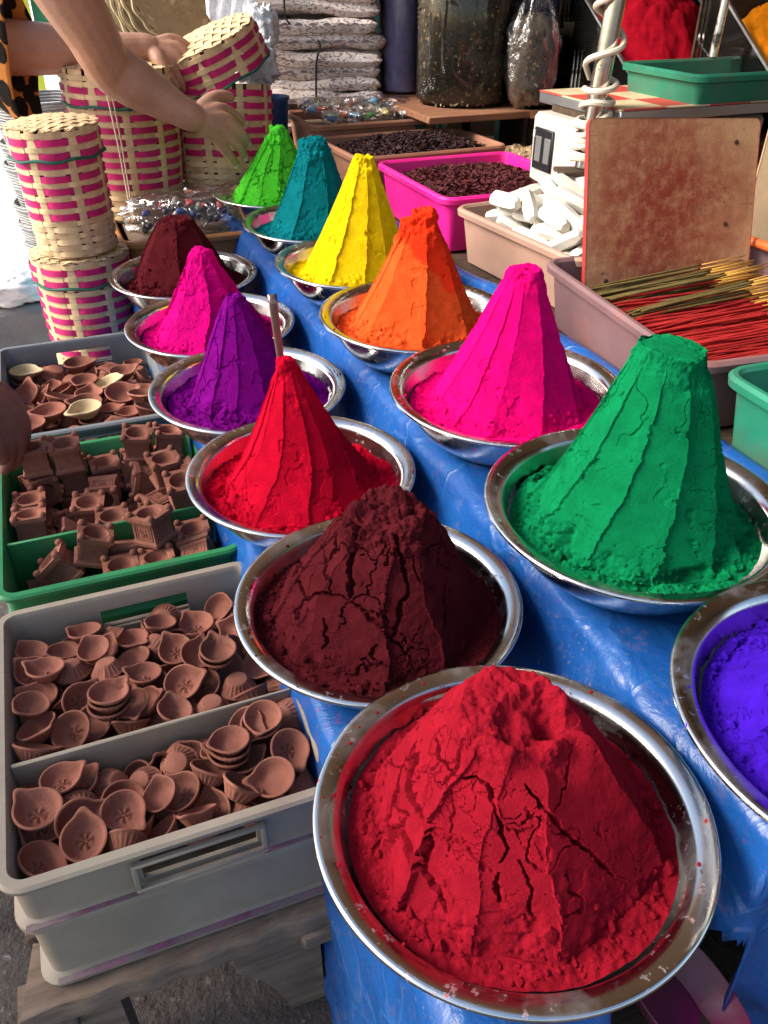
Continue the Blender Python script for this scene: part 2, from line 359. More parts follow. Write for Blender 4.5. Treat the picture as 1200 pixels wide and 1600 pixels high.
def mk_sheet():
    prof = [(.150, .0), (.160, .15), (.172, .3), (.180, .42), (.190, .515), (.2, .541), (.22, .549), (.29, .5505), (.36, .551), (.43, .551), (.49, .552), (.515, .558), (.532, .585), (.545, .625), (.556, .655), (.575, .666), (.62, .669), (.70, .67), (.78, .67), (.86, .67), (.92, .671), (.958, .674), (.967, .688)]
    # resample the profile finely
    pts = np.array(prof); L = np.r_[0, np.cumsum(np.hypot(*np.diff(pts, axis=0).T))]; q = np.linspace(0, L[-1], 130)
    pb = np.interp(q, L, pts[:, 0]); pz = np.interp(q, L, pts[:, 1])
    T = np.r_[np.linspace(-.30, .27, 46), np.linspace(.28, 3.05, 300)]
    B, Tt = np.meshgrid(pb, T); Z = np.meshgrid(pz, T)[0]
    fr = .300 + .02 * np.sin(B * 25) + .085 * sstep(.36, .41, B) * (1 - sstep(.50, .53, B))
    A = np.maximum(Tt, fr); drop = np.maximum(0, fr - Tt)
    A = A - .03 * (1 - np.exp(-drop * 9)) + np.where(drop > 0, .016 * np.sin(B * 46 + 3 * drop) * np.minimum(1, drop * 6), 0)
    Z = np.maximum(Z - drop * 1.02, .012 + .01 * np.sin(A * 40 + B * 30))
    P = np.stack([A.ravel(), B.ravel(), Z.ravel()], 1)
    rid = 1 - np.abs(noise(P * [3.2, 7, 5] + .7 * noise(P * 6, 9)[:, None], 3)); wr = .006 * rid ** 8 + .0035 * fbm(P * 9, 4, 11)
    side = (P[:, 1] < .2) | ((P[:, 1] > .515) & (P[:, 1] < .575)) | (drop.ravel() > 0)
    flat = ~side & (P[:, 2] > .54)
    P[:, 2] += np.where(flat, np.abs(wr) * .3, wr * .5)
    P[:, 1] += np.where(side, wr * 1.4 + .005 * np.sin(P[:, 0] * 11 + np.sin(P[:, 0] * 5) * 2) * np.clip((P[:, 2] - .66) * -6, 0, 1), 0)
    P[:, 0] += np.where(drop.ravel() > 0, wr * 1.2, 0)
    nu, nv = A.shape; F = gridfaces(nu, nv)
    # the front is open between the two steps
    cen = P[F].mean(1); keep = ~((cen[:, 2] < .545) & (cen[:, 0] < .45) & (cen[:, 1] > .385) & (cen[:, 1] < .535) & (drop.ravel()[F].mean(1) > .03))
    V = np.stack([P[:, 0] * D0 + P[:, 1] * N0, P[:, 0] * D1 + P[:, 1] * N1, P[:, 2]], 1)
    return np_mesh('blue_sheet', V, F[keep], TARP)
bsheet = link('plastic_sheet', mk_sheet())
tag(bsheet, 'wrinkled bright blue plastic sheet spread over the stepped table under the bowls', 'plastic sheet')
md = bsheet.modifiers.new('th', 'SOLIDIFY'); md.thickness = .0025; md.offset = 0
m = MB(); pts = [W(.35 + i * .09, .985 + .008 * math.sin(i * .9), .712 + .004 * math.sin(i * 1.7)) for i in range(31)]
m.tube(pts, [.021 + .004 * math.sin(i * 1.3) for i in range(31)], 12); m.build('rolled_edge', TARP, bsheet)
# counter carrying the trays
ct = thing('display_counter', 'dark wooden counter under the plastic trays on the right', 'counter', W(1.9, 1.6), TH)
for i in range(6): MB().box((-.54 + .19 * i, 0, .680), (.184, 3.9, .03), bev=.004).build('board', TIMBER, ct)
for y in (-1.8, -.6, .6, 1.8):
    for x in (-.5, .45): MB().box((x, y, .332), (.07, .07, .664), bev=.004).build('leg', TIMBER, ct)
for x, nm in ((-.62, 'apron'),): MB().box((x, 0, .60), (.02, 3.9, .16), bev=.003).build(nm, TIMBER, ct)

# ------------------------------------------------------------------ bowls
def bowl_meshes():
    rim = MB(); rim.lathe([(.2035, -.0085), (.2085, -.0068), (.2105, -.0035), (.2095, -.0005), (.2065, .0008), (.203, .0002), (.197, -.001), (.190, -.0035), (.1845, -.008), (.1822, -.0135)], 128)
    rim.lathe([(.2035, -.0085), (.199, -.0045), (.1915, -.0065), (.1862, -.0105), (.1838, -.0145), (.1822, -.0135)], 128)
    bas = MB(); bas.lathe([(.1822, -.0135), (.1795, -.022), (.174, -.036), (.166, -.052), (.154, -.069), (.138, -.084), (.118, -.0935), (.095, -.097), (.05, -.098), (.0005, -.098)], 128)
    bas.lathe([(.1838, -.0145), (.1812, -.023), (.1758, -.037), (.1676, -.0535), (.1553, -.0705), (.139, -.0857), (.1185, -.0955), (.1, -.0995), (.096, -.1035), (.090, -.1035), (.086, -.1), (.0005, -.0995)], 128)
    return rim.mesh('rim', STEEL, True, 60), bas.mesh('basin', STEEL, True, 60)
RIM, BAS = bowl_meshes()
DUST = {}
def bowl(key, label, x, y, z, R, col, tilt=1.3):
    k = R / .21; t = thing('steel_bowl', label, 'bowl', (x, y, z), 0, 'steel bowls of powder')
    t.scale = (k * rng.uniform(.992, 1.008), k * rng.uniform(.992, 1.008), 1); t.rotation_euler = (Matrix.Rotation(math.radians(tilt), 3, Vector((N0, N1, 0))) @ Matrix.Rotation(rng.uniform(0, 6.28), 3, 'Z')).to_euler()
    for nm, me in (('basin', BAS), ('rim', RIM)): o = link(nm, me, t); o.color = tuple(col) + (1,)
    return t

# ------------------------------------------------------------------ powder heaps
_b = bmesh.new(); bmesh.ops.create_icosphere(_b, subdivisions=1, radius=1)
ICO = (np.array([v.co[:] for v in _b.verts]), np.array([[v.index for v in f.verts] for f in _b.faces])); _b.free()
def heap(label, x, y, zr, H, rb, col, tip=(0, 0), rt=.015, nf=11, twist=.3, stepw=.004, conc=.15, res=(280, 190), crack=0., ckw=.05, cks=24., ckd=.010, slab=0., top='crumble', topamp=.007,
         skirt=.006, zb=-.032, rough=.0005, chips=.3, seed=1, lean=0., phase=0., clumpy=0., dark=.8, skirtw=.1735, rt_off=(0, 0), crumbs=260, tope=.24, lines=(), tipcol=None):
    nt, ns = res; r_ = np.random.default_rng(seed)
    th = np.linspace(0, 2 * np.pi, nt, endpoint=False); s = np.linspace(0, 1, ns); c0, c1 = .10, .80
    s = s ** .92; TT, SS = np.meshgrid(th, s, indexing='ij'); TT = TT.ravel(); SS = SS.ravel()
    u = np.clip((SS - c0) / (c1 - c0), 0, 1); cap = np.clip(SS / c0, 0, 1); sk = np.clip((SS - c1) / (1 - c1), 0, 1)
    r = np.where(SS < c0, rt * cap, rt + (rb - rt) * u); r = np.where(SS > c1, rb + (skirtw - rb) * sk, r)
    gz = 1 - (1 - u) ** (1 + conc); z = H - (H - zb) * gz; z = np.where(SS > c1, zb - .001 * sk ** 2, z)
    E0 = np.stack([np.cos(TT), np.sin(TT)], 1)
    Q = np.stack([E0[:, 0] * r, E0[:, 1] * r, z], 1)
    # facets
    wd = r_.uniform(.65, 1.5, nf); bd = np.cumsum(wd) / wd.sum() * 2 * np.pi
    jit = .022 * fbm(Q * 60, 3, seed + 40) + .10 * noise(np.stack([u * 2.2, TT * 0, TT * 0 + seed], 1), seed)
    tt = np.mod(TT + phase + twist * (u - .5) + jit * np.clip(u * 3, 0, 1), 2 * np.pi)
    idx = np.clip(np.searchsorted(bd, tt), 0, nf - 1); lo = np.where(idx > 0, bd[idx - 1], 0.); hi = bd[idx]; v = (tt - lo) / (hi - lo); w = (hi - lo) / 2
    mult = np.cos(w) / np.cos((v - .5) * 2 * w); mult = mult / (.5 + .5 * np.cos(w))
    fo = r_.uniform(-.4, .6, nf)[idx]
    k = np.clip(u * 5, 0, 1) * (1 - sk) ** 3
    r2 = r * (1 + (mult - 1) * k) + k * (stepw * (v - .5 + .35 * fo))
    hf = np.clip((z - zb) / (H - zb), 0, 1)
    P = np.stack([E0[:, 0] * r2 + tip[0] * hf, E0[:, 1] * r2 + tip[1] * hf, z], 1)
    if top == 'flat':
        P[:, 2] += np.where(SS < c0 * 1.02, (lean * E0[:, 0] * r) * 1.0, 0)
    if top == 'crater':
        dq = np.hypot(P[:, 0] - tip[0] - rt_off[0], P[:, 1] - tip[1] - rt_off[1]); cr = 1 - sstep(.0, rt * 1.05, dq)
        P[:, 2] -= cr * .034 * (1 + .6 * noise(P * 40, 5))
    # displacement along the normal
    G = P.reshape(nt, ns, 3); du = np.roll(G, -1, 0) - np.roll(G, 1, 0); dv = np.gradient(G, axis=1); Nn = np.cross(du, dv); Nn /= np.linalg.norm(Nn, axis=2, keepdims=True) + 1e-12
    Nn = Nn.reshape(-1, 3); Nn *= np.sign((Nn[:, :2] * E0).sum(1) * .6 + Nn[:, 2])[:, None]
    Nn[SS < c0 * .3] = (0, 0, 1)
    d = rough * .5 * fbm(P * 130, 2, seed + 2) + rough * .6 * fbm(P * 24, 3, seed + 3)
    mt = (1 - sstep(.02, tope, u + .12 * noise(P * 22, seed + 8))) if top != 'flat' else (1 - sstep(.0, .16, u + .1 * noise(P * 30, seed + 8))) * sstep(.55, 1.0, cap)
    ms = np.clip(sk * 5, 0, 1) + sstep(.84, 1., u + .12 * noise(P * 30, seed + 9)) * (SS <= c1); ms = np.clip(ms, 0, 1)
    cl = np.zeros(len(P)); ii = np.nonzero((mt > .01) | (ms > .01))[0]; PP = P[ii]
    cl[ii] = (.55 - worley(PP * 75, seed + 5)[0]) * .8 + (.5 - worley(PP * 150, seed + 6)[0]) * .35
    d += mt * topamp * (cl + .9 * fbm(P * 38, 4, seed + 7))
    d += ms * skirt * (cl + .8 * fbm(P * 30, 4, seed + 10)) * (1 - .5 * sk)
    if chips > 0:
        cn = fbm(P * 26, 4, seed + 12) + .25 * noise(P * 9, seed + 13); q = sstep(.62 - .35 * chips, .66 - .35 * chips, cn) * (1 - mt) * (1 - ms); d -= q * (.0016 + .0014 * noise(P * 90, seed + 14))
    if clumpy > 0:
        K1, K2, _ = worley(P * 30 + .6 * fbm(P * 20, 2, seed + 30)[:, None], seed + 15); d += clumpy * (.5 - K1) * (1 - sk)
    if crack > 0:
        wp = P + .012 * np.stack([fbm(P * 30, 4, seed + 20, .6), fbm(P * 30, 4, seed + 21, .6), fbm(P * 30, 4, seed + 22, .6)], 1)
        A1, A2, AI = worley(wp * [cks, cks, cks * .75], seed + 23); e = A2 - A1
        msk = sstep(.15 - crack, .30 - crack, noise(P * 10, seed + 24)) * np.clip(u * 4, 0, 1) * (1 - ms)
        wv = ckw * np.clip(.25 + 1.1 * (noise(P * 16, seed + 25) * .5 + .5), .15, 1.3)
        d -= ckd * (1 - sstep(wv * .6, wv, e)) * msk
        if slab: d += slab * (AI - .5) * 2 * np.clip(u * 4, 0, 1) * (1 - ms) * sstep(.0, .018, e) * sstep(-.2, .2, noise(P * 7, seed + 33))
        B1, B2, _ = worley(wp * cks * 2.1, seed + 27); d -= .0020 * (1 - sstep(.010, .026, B2 - B1)) * sstep(.05, .3, noise(P * 13, seed + 28)) * np.clip(u * 4, 0, 1) * (1 - ms)
    if lines:
        # cracks traced as paths over the near side of the mound
        c34, s34 = math.cos(math.radians(34)), math.sin(math.radians(34)); Q = P + np.array([x, y, zr - 1.42]); dep = Q[:, 1] * c34 - Q[:, 2] * s34
        U = 600 + 1290 * Q[:, 0] / dep; Vp = 800 - 1290 * (Q[:, 1] * s34 + Q[:, 2] * c34) / dep
        U = U + 5 * fbm(P * 60, 3, seed + 50, .6); Vp = Vp + 5 * fbm(P * 60, 3, seed + 51, .6)
        front = ((Nn * (-Q)).sum(1) > 0) & (u > .04)
        for pts, wpx, dep_ in lines:
            best = np.full(len(P), 1e9); tot = len(pts) - 1
            for q in range(tot):
                (x0, y0), (x1, y1) = pts[q], pts[q + 1]; ex, ey = x1 - x0, y1 - y0; tt_ = np.clip(((U - x0) * ex + (Vp - y0) * ey) / (ex * ex + ey * ey), 0, 1)
                f_ = (q + tt_) / tot; taper = .45 + .55 * np.sin(np.pi * np.clip(f_ * .9 + .08, 0, 1)); best = np.minimum(best, np.hypot(U - x0 - tt_ * ex, Vp - y0 - tt_ * ey) / taper)
            d -= np.where(front, dep_ * (1 - sstep(wpx * .35, wpx * .62, best)), 0)
    P = P + Nn * d[:, None]
    F = gridfaces(nt, ns, True)
    me = np_mesh('powder_heap', P, F, M_powder('powder_%d' % seed, col, dark, 1., tipcol), False)
    o = link('powder_heap', me, None, (x, y, zr), 0)
    # loose crumbs round the foot
    cand = np.nonzero((ms > .35) & (sk < .9))[0]
    if len(cand) and crumbs:
        ic = r_.choice(cand, crumbs); ico = ICO; sz = r_.uniform(.0012, .0032, crumbs) * (1 + 1.6 * (r_.uniform(0, 1, crumbs) > .92)); V = []; Fq = []
        for q, (i_, s_) in enumerate(zip(ic, sz)):
            sc3 = s_ * r_.uniform(.7, 1.3, 3); V.append(ico[0] * sc3 * (1 + .25 * r_.normal(0, 1, (12, 1))) + P[i_] + Nn[i_] * s_ * .3); Fq.append(ico[1] + 12 * q)
        nr = 30; rr_ = r_.uniform(.186, .206, nr); tr = r_.normal(r_.uniform(0, 6.28), 1.2, nr)
        for q in range(nr):
            s_ = r_.uniform(.0008, .0024); V.append(ico[0] * s_ * r_.uniform(.6, 1.3, 3) + np.array([rr_[q] * math.cos(tr[q]), rr_[q] * math.sin(tr[q]), .0005])); Fq.append(ico[1] + 12 * (crumbs + q))
        cr_ = link('loose_crumbs', np_mesh('loose_crumbs', np.concatenate(V), np.concatenate(Fq), me.materials[0], False), o); cr_['kind'] = 'stuff'
    return tag(o, label, 'powder', 'heaps of coloured powder')

RED1 = (.37, .009, .022); MAR = (.105, .010, .014); RED2 = (.63, .003, .026); PUR = (.24, .002, .225); MAG = (.75, .002, .22); GRN = (.003, .21, .068); PNK = (.95, .002, .19)
ORA = (.95, .125, .022); YEL = (.95, .68, .006); TEA = (.003, .19, .21); LIM = (.10, .66, .035); IND = (.052, .008, .42)
def trace(ox, oy, k, L): return [([(ox + a / k, oy + b / k) for a, b in pts], w / k, dp) for pts, w, dp in L]
RED_CRACKS = trace(460, 1000, 1.6216, [([(365, 255), (372, 290), (395, 330)], 9, .010), ([(310, 285), (285, 350), (300, 410), (330, 470), (345, 520), (330, 580)], 15, .010), ([(235, 450), (270, 500), (300, 545), (345, 605), (388, 685)], 15, .010), ([(430, 345), (480, 360), (500, 410), (515, 460), (525, 500), (540, 530), (515, 570)], 12, .014), ([(590, 370), (625, 415), (660, 450), (690, 490), (740, 530), (775, 560), (800, 600)], 11, .014), ([(635, 440), (600, 510), (600, 570), (650, 590)], 6, .006), ([(690, 580), (700, 640), (735, 650), (725, 690), (695, 700)], 9, .008), ([(570, 560), (600, 620), (590, 690), (602, 712)], 9, .009), ([(520, 600), (515, 640), (525, 670)], 11, .011), ([(265, 345), (255, 420), (275, 440), (250, 520)], 8, .008), ([(345, 330), (372, 300), (395, 330), (430, 345)], 5, .004), ([(530, 455), (560, 460), (580, 440)], 4, .004), ([(650, 590), (690, 530), (705, 510)], 5, .004), ([(380, 560), (400, 470), (395, 370)], 4, .003), ([(330, 480), (420, 500), (500, 590)], 13, .004), ([(700, 270), (690, 360), (660, 440)], 6, .006)])
MAROON_CRACKS = trace(360, 640, 2.4, [([(460, 340), (465, 430), (455, 520), (448, 600), (445, 690)], 26, .018), ([(590, 430), (620, 490), (645, 580), (660, 640), (665, 700), (640, 760), (605, 850), (640, 890), (685, 935)], 17, .014), ([(460, 720), (500, 760), (545, 805), (600, 850)], 14, .011), ([(270, 530), (248, 560), (245, 640), (290, 710), (330, 690), (380, 700), (445, 710)], 14, .010), ([(810, 650), (815, 740), (805, 830)], 11, .010), ([(540, 880), (525, 920), (545, 960)], 13, .011), ([(350, 780), (360, 850), (340, 900)], 11, .009), ([(235, 790), (265, 740), (285, 700)], 10, .009), ([(680, 540), (690, 600), (720, 650), (770, 670)], 8, .007), ([(340, 480), (360, 600), (370, 690)], 8, .006)])
# left column, near to far
bowl('r', 'steel bowl of cracked crimson powder, nearest to us', .137, .556, .664, .212, RED1, .5)
heap('crimson powder mound broken by deep cracks, with a hollow in its top', .137, .556, .664, .146, .150, RED1, (-.010, .010), .052, 9, .2, .003, -.28, (440, 300), .12, .03, 13, .006, .0015, 'crater', .007, .009, seed=11, chips=.12, rough=.0004, tope=.22, lines=RED_CRACKS, rt_off=(.026, -.022), phase=.3, zb=-.028, skirtw=.1765)
bowl('m', 'steel bowl of dark maroon powder, second from the front in the left row', -.008, .915, .657, .207, MAR)
heap('rough dark maroon powder mound with a broken blunt top and deep fissures', -.008, .915, .657, .152, .154, MAR, (.014, 0), .048, 9, .2, .004, -.15, (420, 280), .15, .03, 14, .008, .002, 'crumble', .010, .006, seed=12, chips=.4, clumpy=.002, tope=.3, zb=-.026, skirtw=.174, lines=MAROON_CRACKS, rough=.0011, dark=.7)
bowl('s', 'steel bowl of bright red powder with a spoon handle standing in it', -.148, 1.272, .656, .205, RED2)
heap('pointed bright red powder cone with smooth trowelled facets', -.148, 1.272, .656, .206, .140, RED2, (-.014, .01), .012, 13, .22, .0028, .25, (360, 260), .0, .03, 12, .003, 0, 'crumble', .006, .011, seed=13, chips=.15, rough=.0003)
bowl('p', 'steel bowl of violet powder behind the bright red cone', -.294, 1.634, .650, .210, PUR)
heap('steep violet powder cone with tall trowelled facets', -.294, 1.634, .650, .200, .128, PUR, (-.012, .0), .017, 11, .1, .003, .0, (300, 210), .1, .03, 14, .003, 0, 'crumble', .007, .012, seed=14, chips=.2, rough=.0003, phase=.4)
bowl('g', 'steel bowl of magenta powder in the left row, beyond the violet one', -.441, 2.012, .648, .212, MAG)
heap('magenta powder cone with a slumped, scooped front', -.441, 2.012, .648, .180, .150, MAG, (-.004, 0), .022, 9, .15, .004, .1, (280, 190), .15, .03, 14, .005, .0015, 'crumble', .006, .009, seed=15, chips=.45, clumpy=.002)
bowl('f', 'farthest steel bowl of the left row, holding dark maroon powder', -.586, 2.397, .650, .211, MAR)
heap('rounded dark maroon powder mound with one long crack, farthest in the left row', -.586, 2.397, .650, .152, .140, MAR, (-.005, 0), .045, 9, .1, .004, -.25, (240, 170), .3, .03, 10, .008, .001, 'crumble', .006, .006, seed=16, dark=.75)
# right column
bowl('i', 'steel bowl of indigo powder cut off by the right edge of the photo', .512, .585, .783, .212, IND)
heap('indigo violet powder mound in the bowl at the right edge', .512, .585, .783, .085, .160, IND, (0, 0), .06, 9, .2, .005, .3, (280, 190), .25, .03, 15, .006, .001, 'crumble', .008, .008, seed=17, clumpy=.004)
bowl('G', 'large steel bowl of emerald green powder in the right row', .355, .973, .781, .213, GRN)
heap('tall emerald green powder cone with a sliced flat top and crumbs round its foot', .355, .973, .781, .232, .147, GRN, (.006, .0), .043, 11, .4, .004, .12, (420, 300), .12, .02, 12, .003, 0, 'flat', .006, .015, seed=18, chips=.42, lean=-.18, rough=.0003)
bowl('P', 'steel bowl of hot pink powder between the green and orange ones', .222, 1.362, .776, .211, PNK)
heap('slender hot pink powder cone with smooth facets and rounded tip', .222, 1.362, .776, .213, .140, PNK, (.012, 0), .026, 12, .3, .0022, .12, (340, 230), .0, seed=19, topamp=.005, skirt=.005, chips=.05, rough=.0002)
bowl('O', 'steel bowl of orange powder between the pink and yellow ones', .069, 1.739, .775, .209, ORA)
heap('orange powder cone with a crumbling scarlet-orange tip', .069, 1.739, .775, .215, .143, ORA, (.010, 0), .022, 10, .25, .003, .1, (320, 220), .0, .03, 12, .003, 0, 'crumble', .012, .009, seed=20, tope=.34, tipcol=(.88, .045, .010), chips=.08, rough=.0002)
bowl('Y', 'steel bowl of yellow powder between the orange and teal ones', -.071, 2.116, .774, .208, YEL)
heap('tall bright yellow powder cone with broad flat facets', -.071, 2.116, .774, .246, .142, YEL, (.022, 0), .022, 9, .25, .0028, .05, (300, 210), .0, .03, 12, .003, 0, 'crumble', .007, .006, seed=21, chips=.1, rough=.0002)
bowl('T', 'steel bowl of teal powder between the yellow and lime ones', -.207, 2.496, .774, .210, TEA)
heap('teal powder cone with a dark crumbled tip', -.207, 2.496, .774, .217, .135, TEA, (.012, 0), .034, 10, .15, .003, .0, (260, 180), .08, .02, 12, .003, 0, 'crumble', .010, .006, seed=22, chips=.15, rough=.0003)
bowl('L', 'farthest steel bowl of the right row, holding lime green powder', -.356, 2.875, .773, .210, LIM)
heap('lime green powder mound, cracked and slumping on one side', -.356, 2.875, .773, .190, .155, LIM, (.018, 0), .022, 10, .25, .004, .05, (260, 180), .35, .04, 14, .008, .002, 'crumble', .010, .007, seed=23, chips=.5)
# settled positions of the heaped pieces: kind, x y z (0.1 mm of a unit), quaternion (thousandths)
SIM_A = '''f -614 7610 3700 953 0 0 -304;f 100 7250 3792 912 -193 231 280;f -73 8521 3992 426 -422 -561 -570;f -1107 8500 3839 769 407 286 401;f -1141 7731 3813 315 -5 -378 -870;f -314 7799 3839 550 35 495 671;f 811 7991 3700 961 0 0 -278;f 963 7421 3700 142 0 0 990;f 1104 8510 3832 509 -296 354 -726;f -1073 7317 3757 198 -134 121 963;f 1431 7467 3839 845 465 176 197;f 1378 7788 3742 593 -115 -64 -794;f 503 8611 3782 962 261 -22 76;f -213 8218 3839 569 -390 306 -656;f -1330 8059 4202 492 119 411 -758;f 1605 8347 3704 728 -7 9 686;f -1303 8444 4096 960 -30 -12 277;f 804 8484 3971 916 248 76 -305;f -238 7270 4030 290 -327 134 889;f -1426 8403 3805 733 -65 -157 -658;f -1391 7995 3839 156 -227 443 853;f -714 8067 3762 909 -181 -77 -368;f -1923 8287 3817 596 123 377 698;f -399 8593 3816 799 366 -137 -457;f 215 8000 3850 874 -445 12 -193;f -819 7154 4247 233 -11 642 730;f 750 7240 4039 905 -217 318 181;f -609 7523 4004 889 -251 -10 383;f 355 7665 3840 177 131 -479 -850;f 1528 7879 4198 164 979 105 -67;f -1757 7479 3700 891 0 0 -453;f 1606 8405 4152 9 859 511 -8;f -1727 8605 4264 255 822 -504 72;f 1750 7213 4066 491 -632 -594 -81;f 300 8485 3996 549 31 -249 798;f 116 7789 4146 523 -163 -136 825;f -1893 7384 4111 918 -96 216 -317;f 816 7901 3925 728 0 0 -685;f 1753 8588 4256 812 334 -107 -466;f -739 7998 4123 724 76 123 -674;f -1285 7377 3972 197 -145 4 970;f 1203 7501 4047 11 105 62 -992;f 403 7846 4254 901 -161 313 252;f -1848 8023 4116 453 -86 199 -865;f 104 8376 4149 687 77 -239 682;f -744 7693 4273 875 101 92 -465;f 713 7415 4304 408 -380 -21 -830;f 1385 8223 4093 648 -108 -221 721;f 1202 8499 4313 887 175 -174 -390;f -180 7774 4258 721 -122 -174 660;f -874 8471 3988 83 354 -157 918;f 1577 7910 4308 768 140 198 -593;f -1330 7848 4310 881 427 29 203;f -1792 7997 4385 435 81 -5 897;f 721 8234 4284 709 -249 -22 659;f 444 7429 4001 748 -75 -229 618;f -415 8321 4024 902 203 -110 -365;f 1299 7447 4292 123 -96 -76 985;f -1460 8446 4315 982 -28 -15 185;f 1024 7922 4191 982 -108 -69 138;f 173 7216 4239 481 -201 -319 -791;f -1243 7458 4302 736 149 -137 646'''
SIM_A2 = '''f -1424 10086 3703 989 -8 -6 148;f 542 9282 3700 914 0 0 -405;f -349 11370 3762 412 -195 -8 -890;f -707 11606 3925 0 -344 -939 0;f -1282 9603 3776 599 245 3 -762;f -374 10544 3757 813 -151 -95 554;f -166 10990 3925 0 -75 997 0;f 996 9316 3925 0 -835 -551 0;f 805 9759 3771 798 -204 -99 559;f -874 9250 3722 34 63 25 -997;f 1087 9686 3809 932 -148 332 7;f 1431 10337 3700 677 0 0 -736;f 492 11605 3700 970 0 0 244;f 491 10434 4058 227 -730 600 -237;f -1695 9345 3777 416 236 63 -876;f 1079 11469 3700 449 0 0 893;f -800 11382 3836 479 275 -397 733;f -6 11506 3839 390 361 340 776;f -743 10858 4056 16 -789 558 -256;f -1593 11247 3700 666 0 0 -746;f -349 10130 3776 930 104 221 -274;f -1756 11025 3925 938 0 0 -347;f -1757 10575 3700 662 0 0 749;f -884 9805 3700 988 0 0 157;f 892 10404 4041 243 511 819 88;f -1361 9139 4097 207 -927 282 -134;f 124 9158 3991 708 700 -65 66;f -494 9606 3779 514 -100 233 -820;f 75 9483 4028 39 828 -518 -212;f 680 10197 4016 462 230 -213 830;f -1903 10016 4032 891 -373 254 -42;f 1720 11590 4024 108 -909 -362 177;f -865 10267 3848 581 -79 106 803;f 1447 9225 3700 391 0 0 -920;f 1141 10879 3721 960 -41 51 -273;f 35 10289 3839 322 123 482 806;f -1760 9140 4189 180 35 969 165;f 336 9942 4030 74 -650 726 -210;f 1766 10891 3799 706 288 -143 -631;f -881 9807 4150 0 23 1000 0;f -1163 10835 3925 759 0 0 -651;f 1283 10401 4059 93 471 12 877;f 220 9407 3978 852 99 133 497;f -1162 11721 3772 527 191 122 -819;f 407 11781 4038 694 342 168 -611;f 119 9942 3935 861 -124 -284 404;f 756 9765 4083 488 176 44 -854;f 1562 11011 3996 418 -152 -243 862;f 482 11298 3892 821 561 59 -92;f -1583 9702 4208 238 -623 736 -116;f -1190 10819 3700 699 0 0 715;f 1531 9895 3818 887 165 344 -260;f -1255 10182 4068 606 83 -494 -618;f -1802 10915 4189 388 116 -36 914;f 176 10621 3806 666 -316 -148 -659;f -264 9069 3917 947 -277 -65 149;f -523 11540 4042 129 -349 181 910;f 855 9218 3934 97 22 16 995;f -1345 11406 3929 936 -14 42 -349;f 1146 10076 4104 693 297 -138 642;f -495 9268 4089 397 -237 -289 -839;f -1654 10478 3941 907 22 -44 418;f -878 9040 4067 911 -402 92 27;f 463 9777 4246 983 127 -130 -11;f 691 10760 3977 555 -372 -572 -475;f 1675 9553 3995 653 -272 653 -271;f 45 10911 4090 594 -126 720 336;f -1867 9061 4334 924 -308 224 38;f -770 10407 4044 42 -9 133 990;f 1418 11665 4015 929 181 -230 -228;f -1171 10066 4220 840 357 37 407;f 140 9230 4237 652 136 95 740;f -1705 9595 4207 871 -66 -194 -446;f 893 11381 3925 562 0 0 827;f 1443 9305 3925 819 2 0 -573;f 454 10699 4144 586 48 -159 793;f -925 11558 4160 319 -48 126 938;f 698 10228 4352 811 188 21 554;f -1754 11568 3862 766 -471 -237 -368;f -1816 11434 4170 440 94 68 890;f 747 9217 4166 919 -26 16 -394;f -716 11129 4081 920 54 -79 381;f -99 9743 4060 952 29 -287 -98;f -212 10737 4025 14 113 -87 -990;f -1829 9965 4400 356 -139 30 -924;f -665 10610 4468 69 638 -758 117;f 1625 11361 3926 489 268 -458 692;f -917 9579 4137 113 -147 -186 965;f -1207 10807 4442 124 986 109 -36;f 1715 9847 4164 819 192 -125 -526;f -1574 10646 4389 293 20 95 951;f 1392 9034 4275 823 -420 98 370;f 1024 10766 3968 785 -57 31 -616;f -624 10036 4118 767 38 206 -606;f -1333 11182 4196 252 -148 -66 -954;f -1717 10332 4152 339 -16 -47 939;f 263 11379 4128 385 -139 -49 -911;f -211 11275 4027 888 -92 -33 -450;f 1219 9553 4159 941 -6 24 -338;f -804 11026 4284 574 3 -95 813;f -1223 9434 4225 684 237 1 -690;f 1548 10322 4059 812 219 417 346;f -355 9597 4232 733 77 -68 -673;f -143 10223 4168 245 43 82 965'''
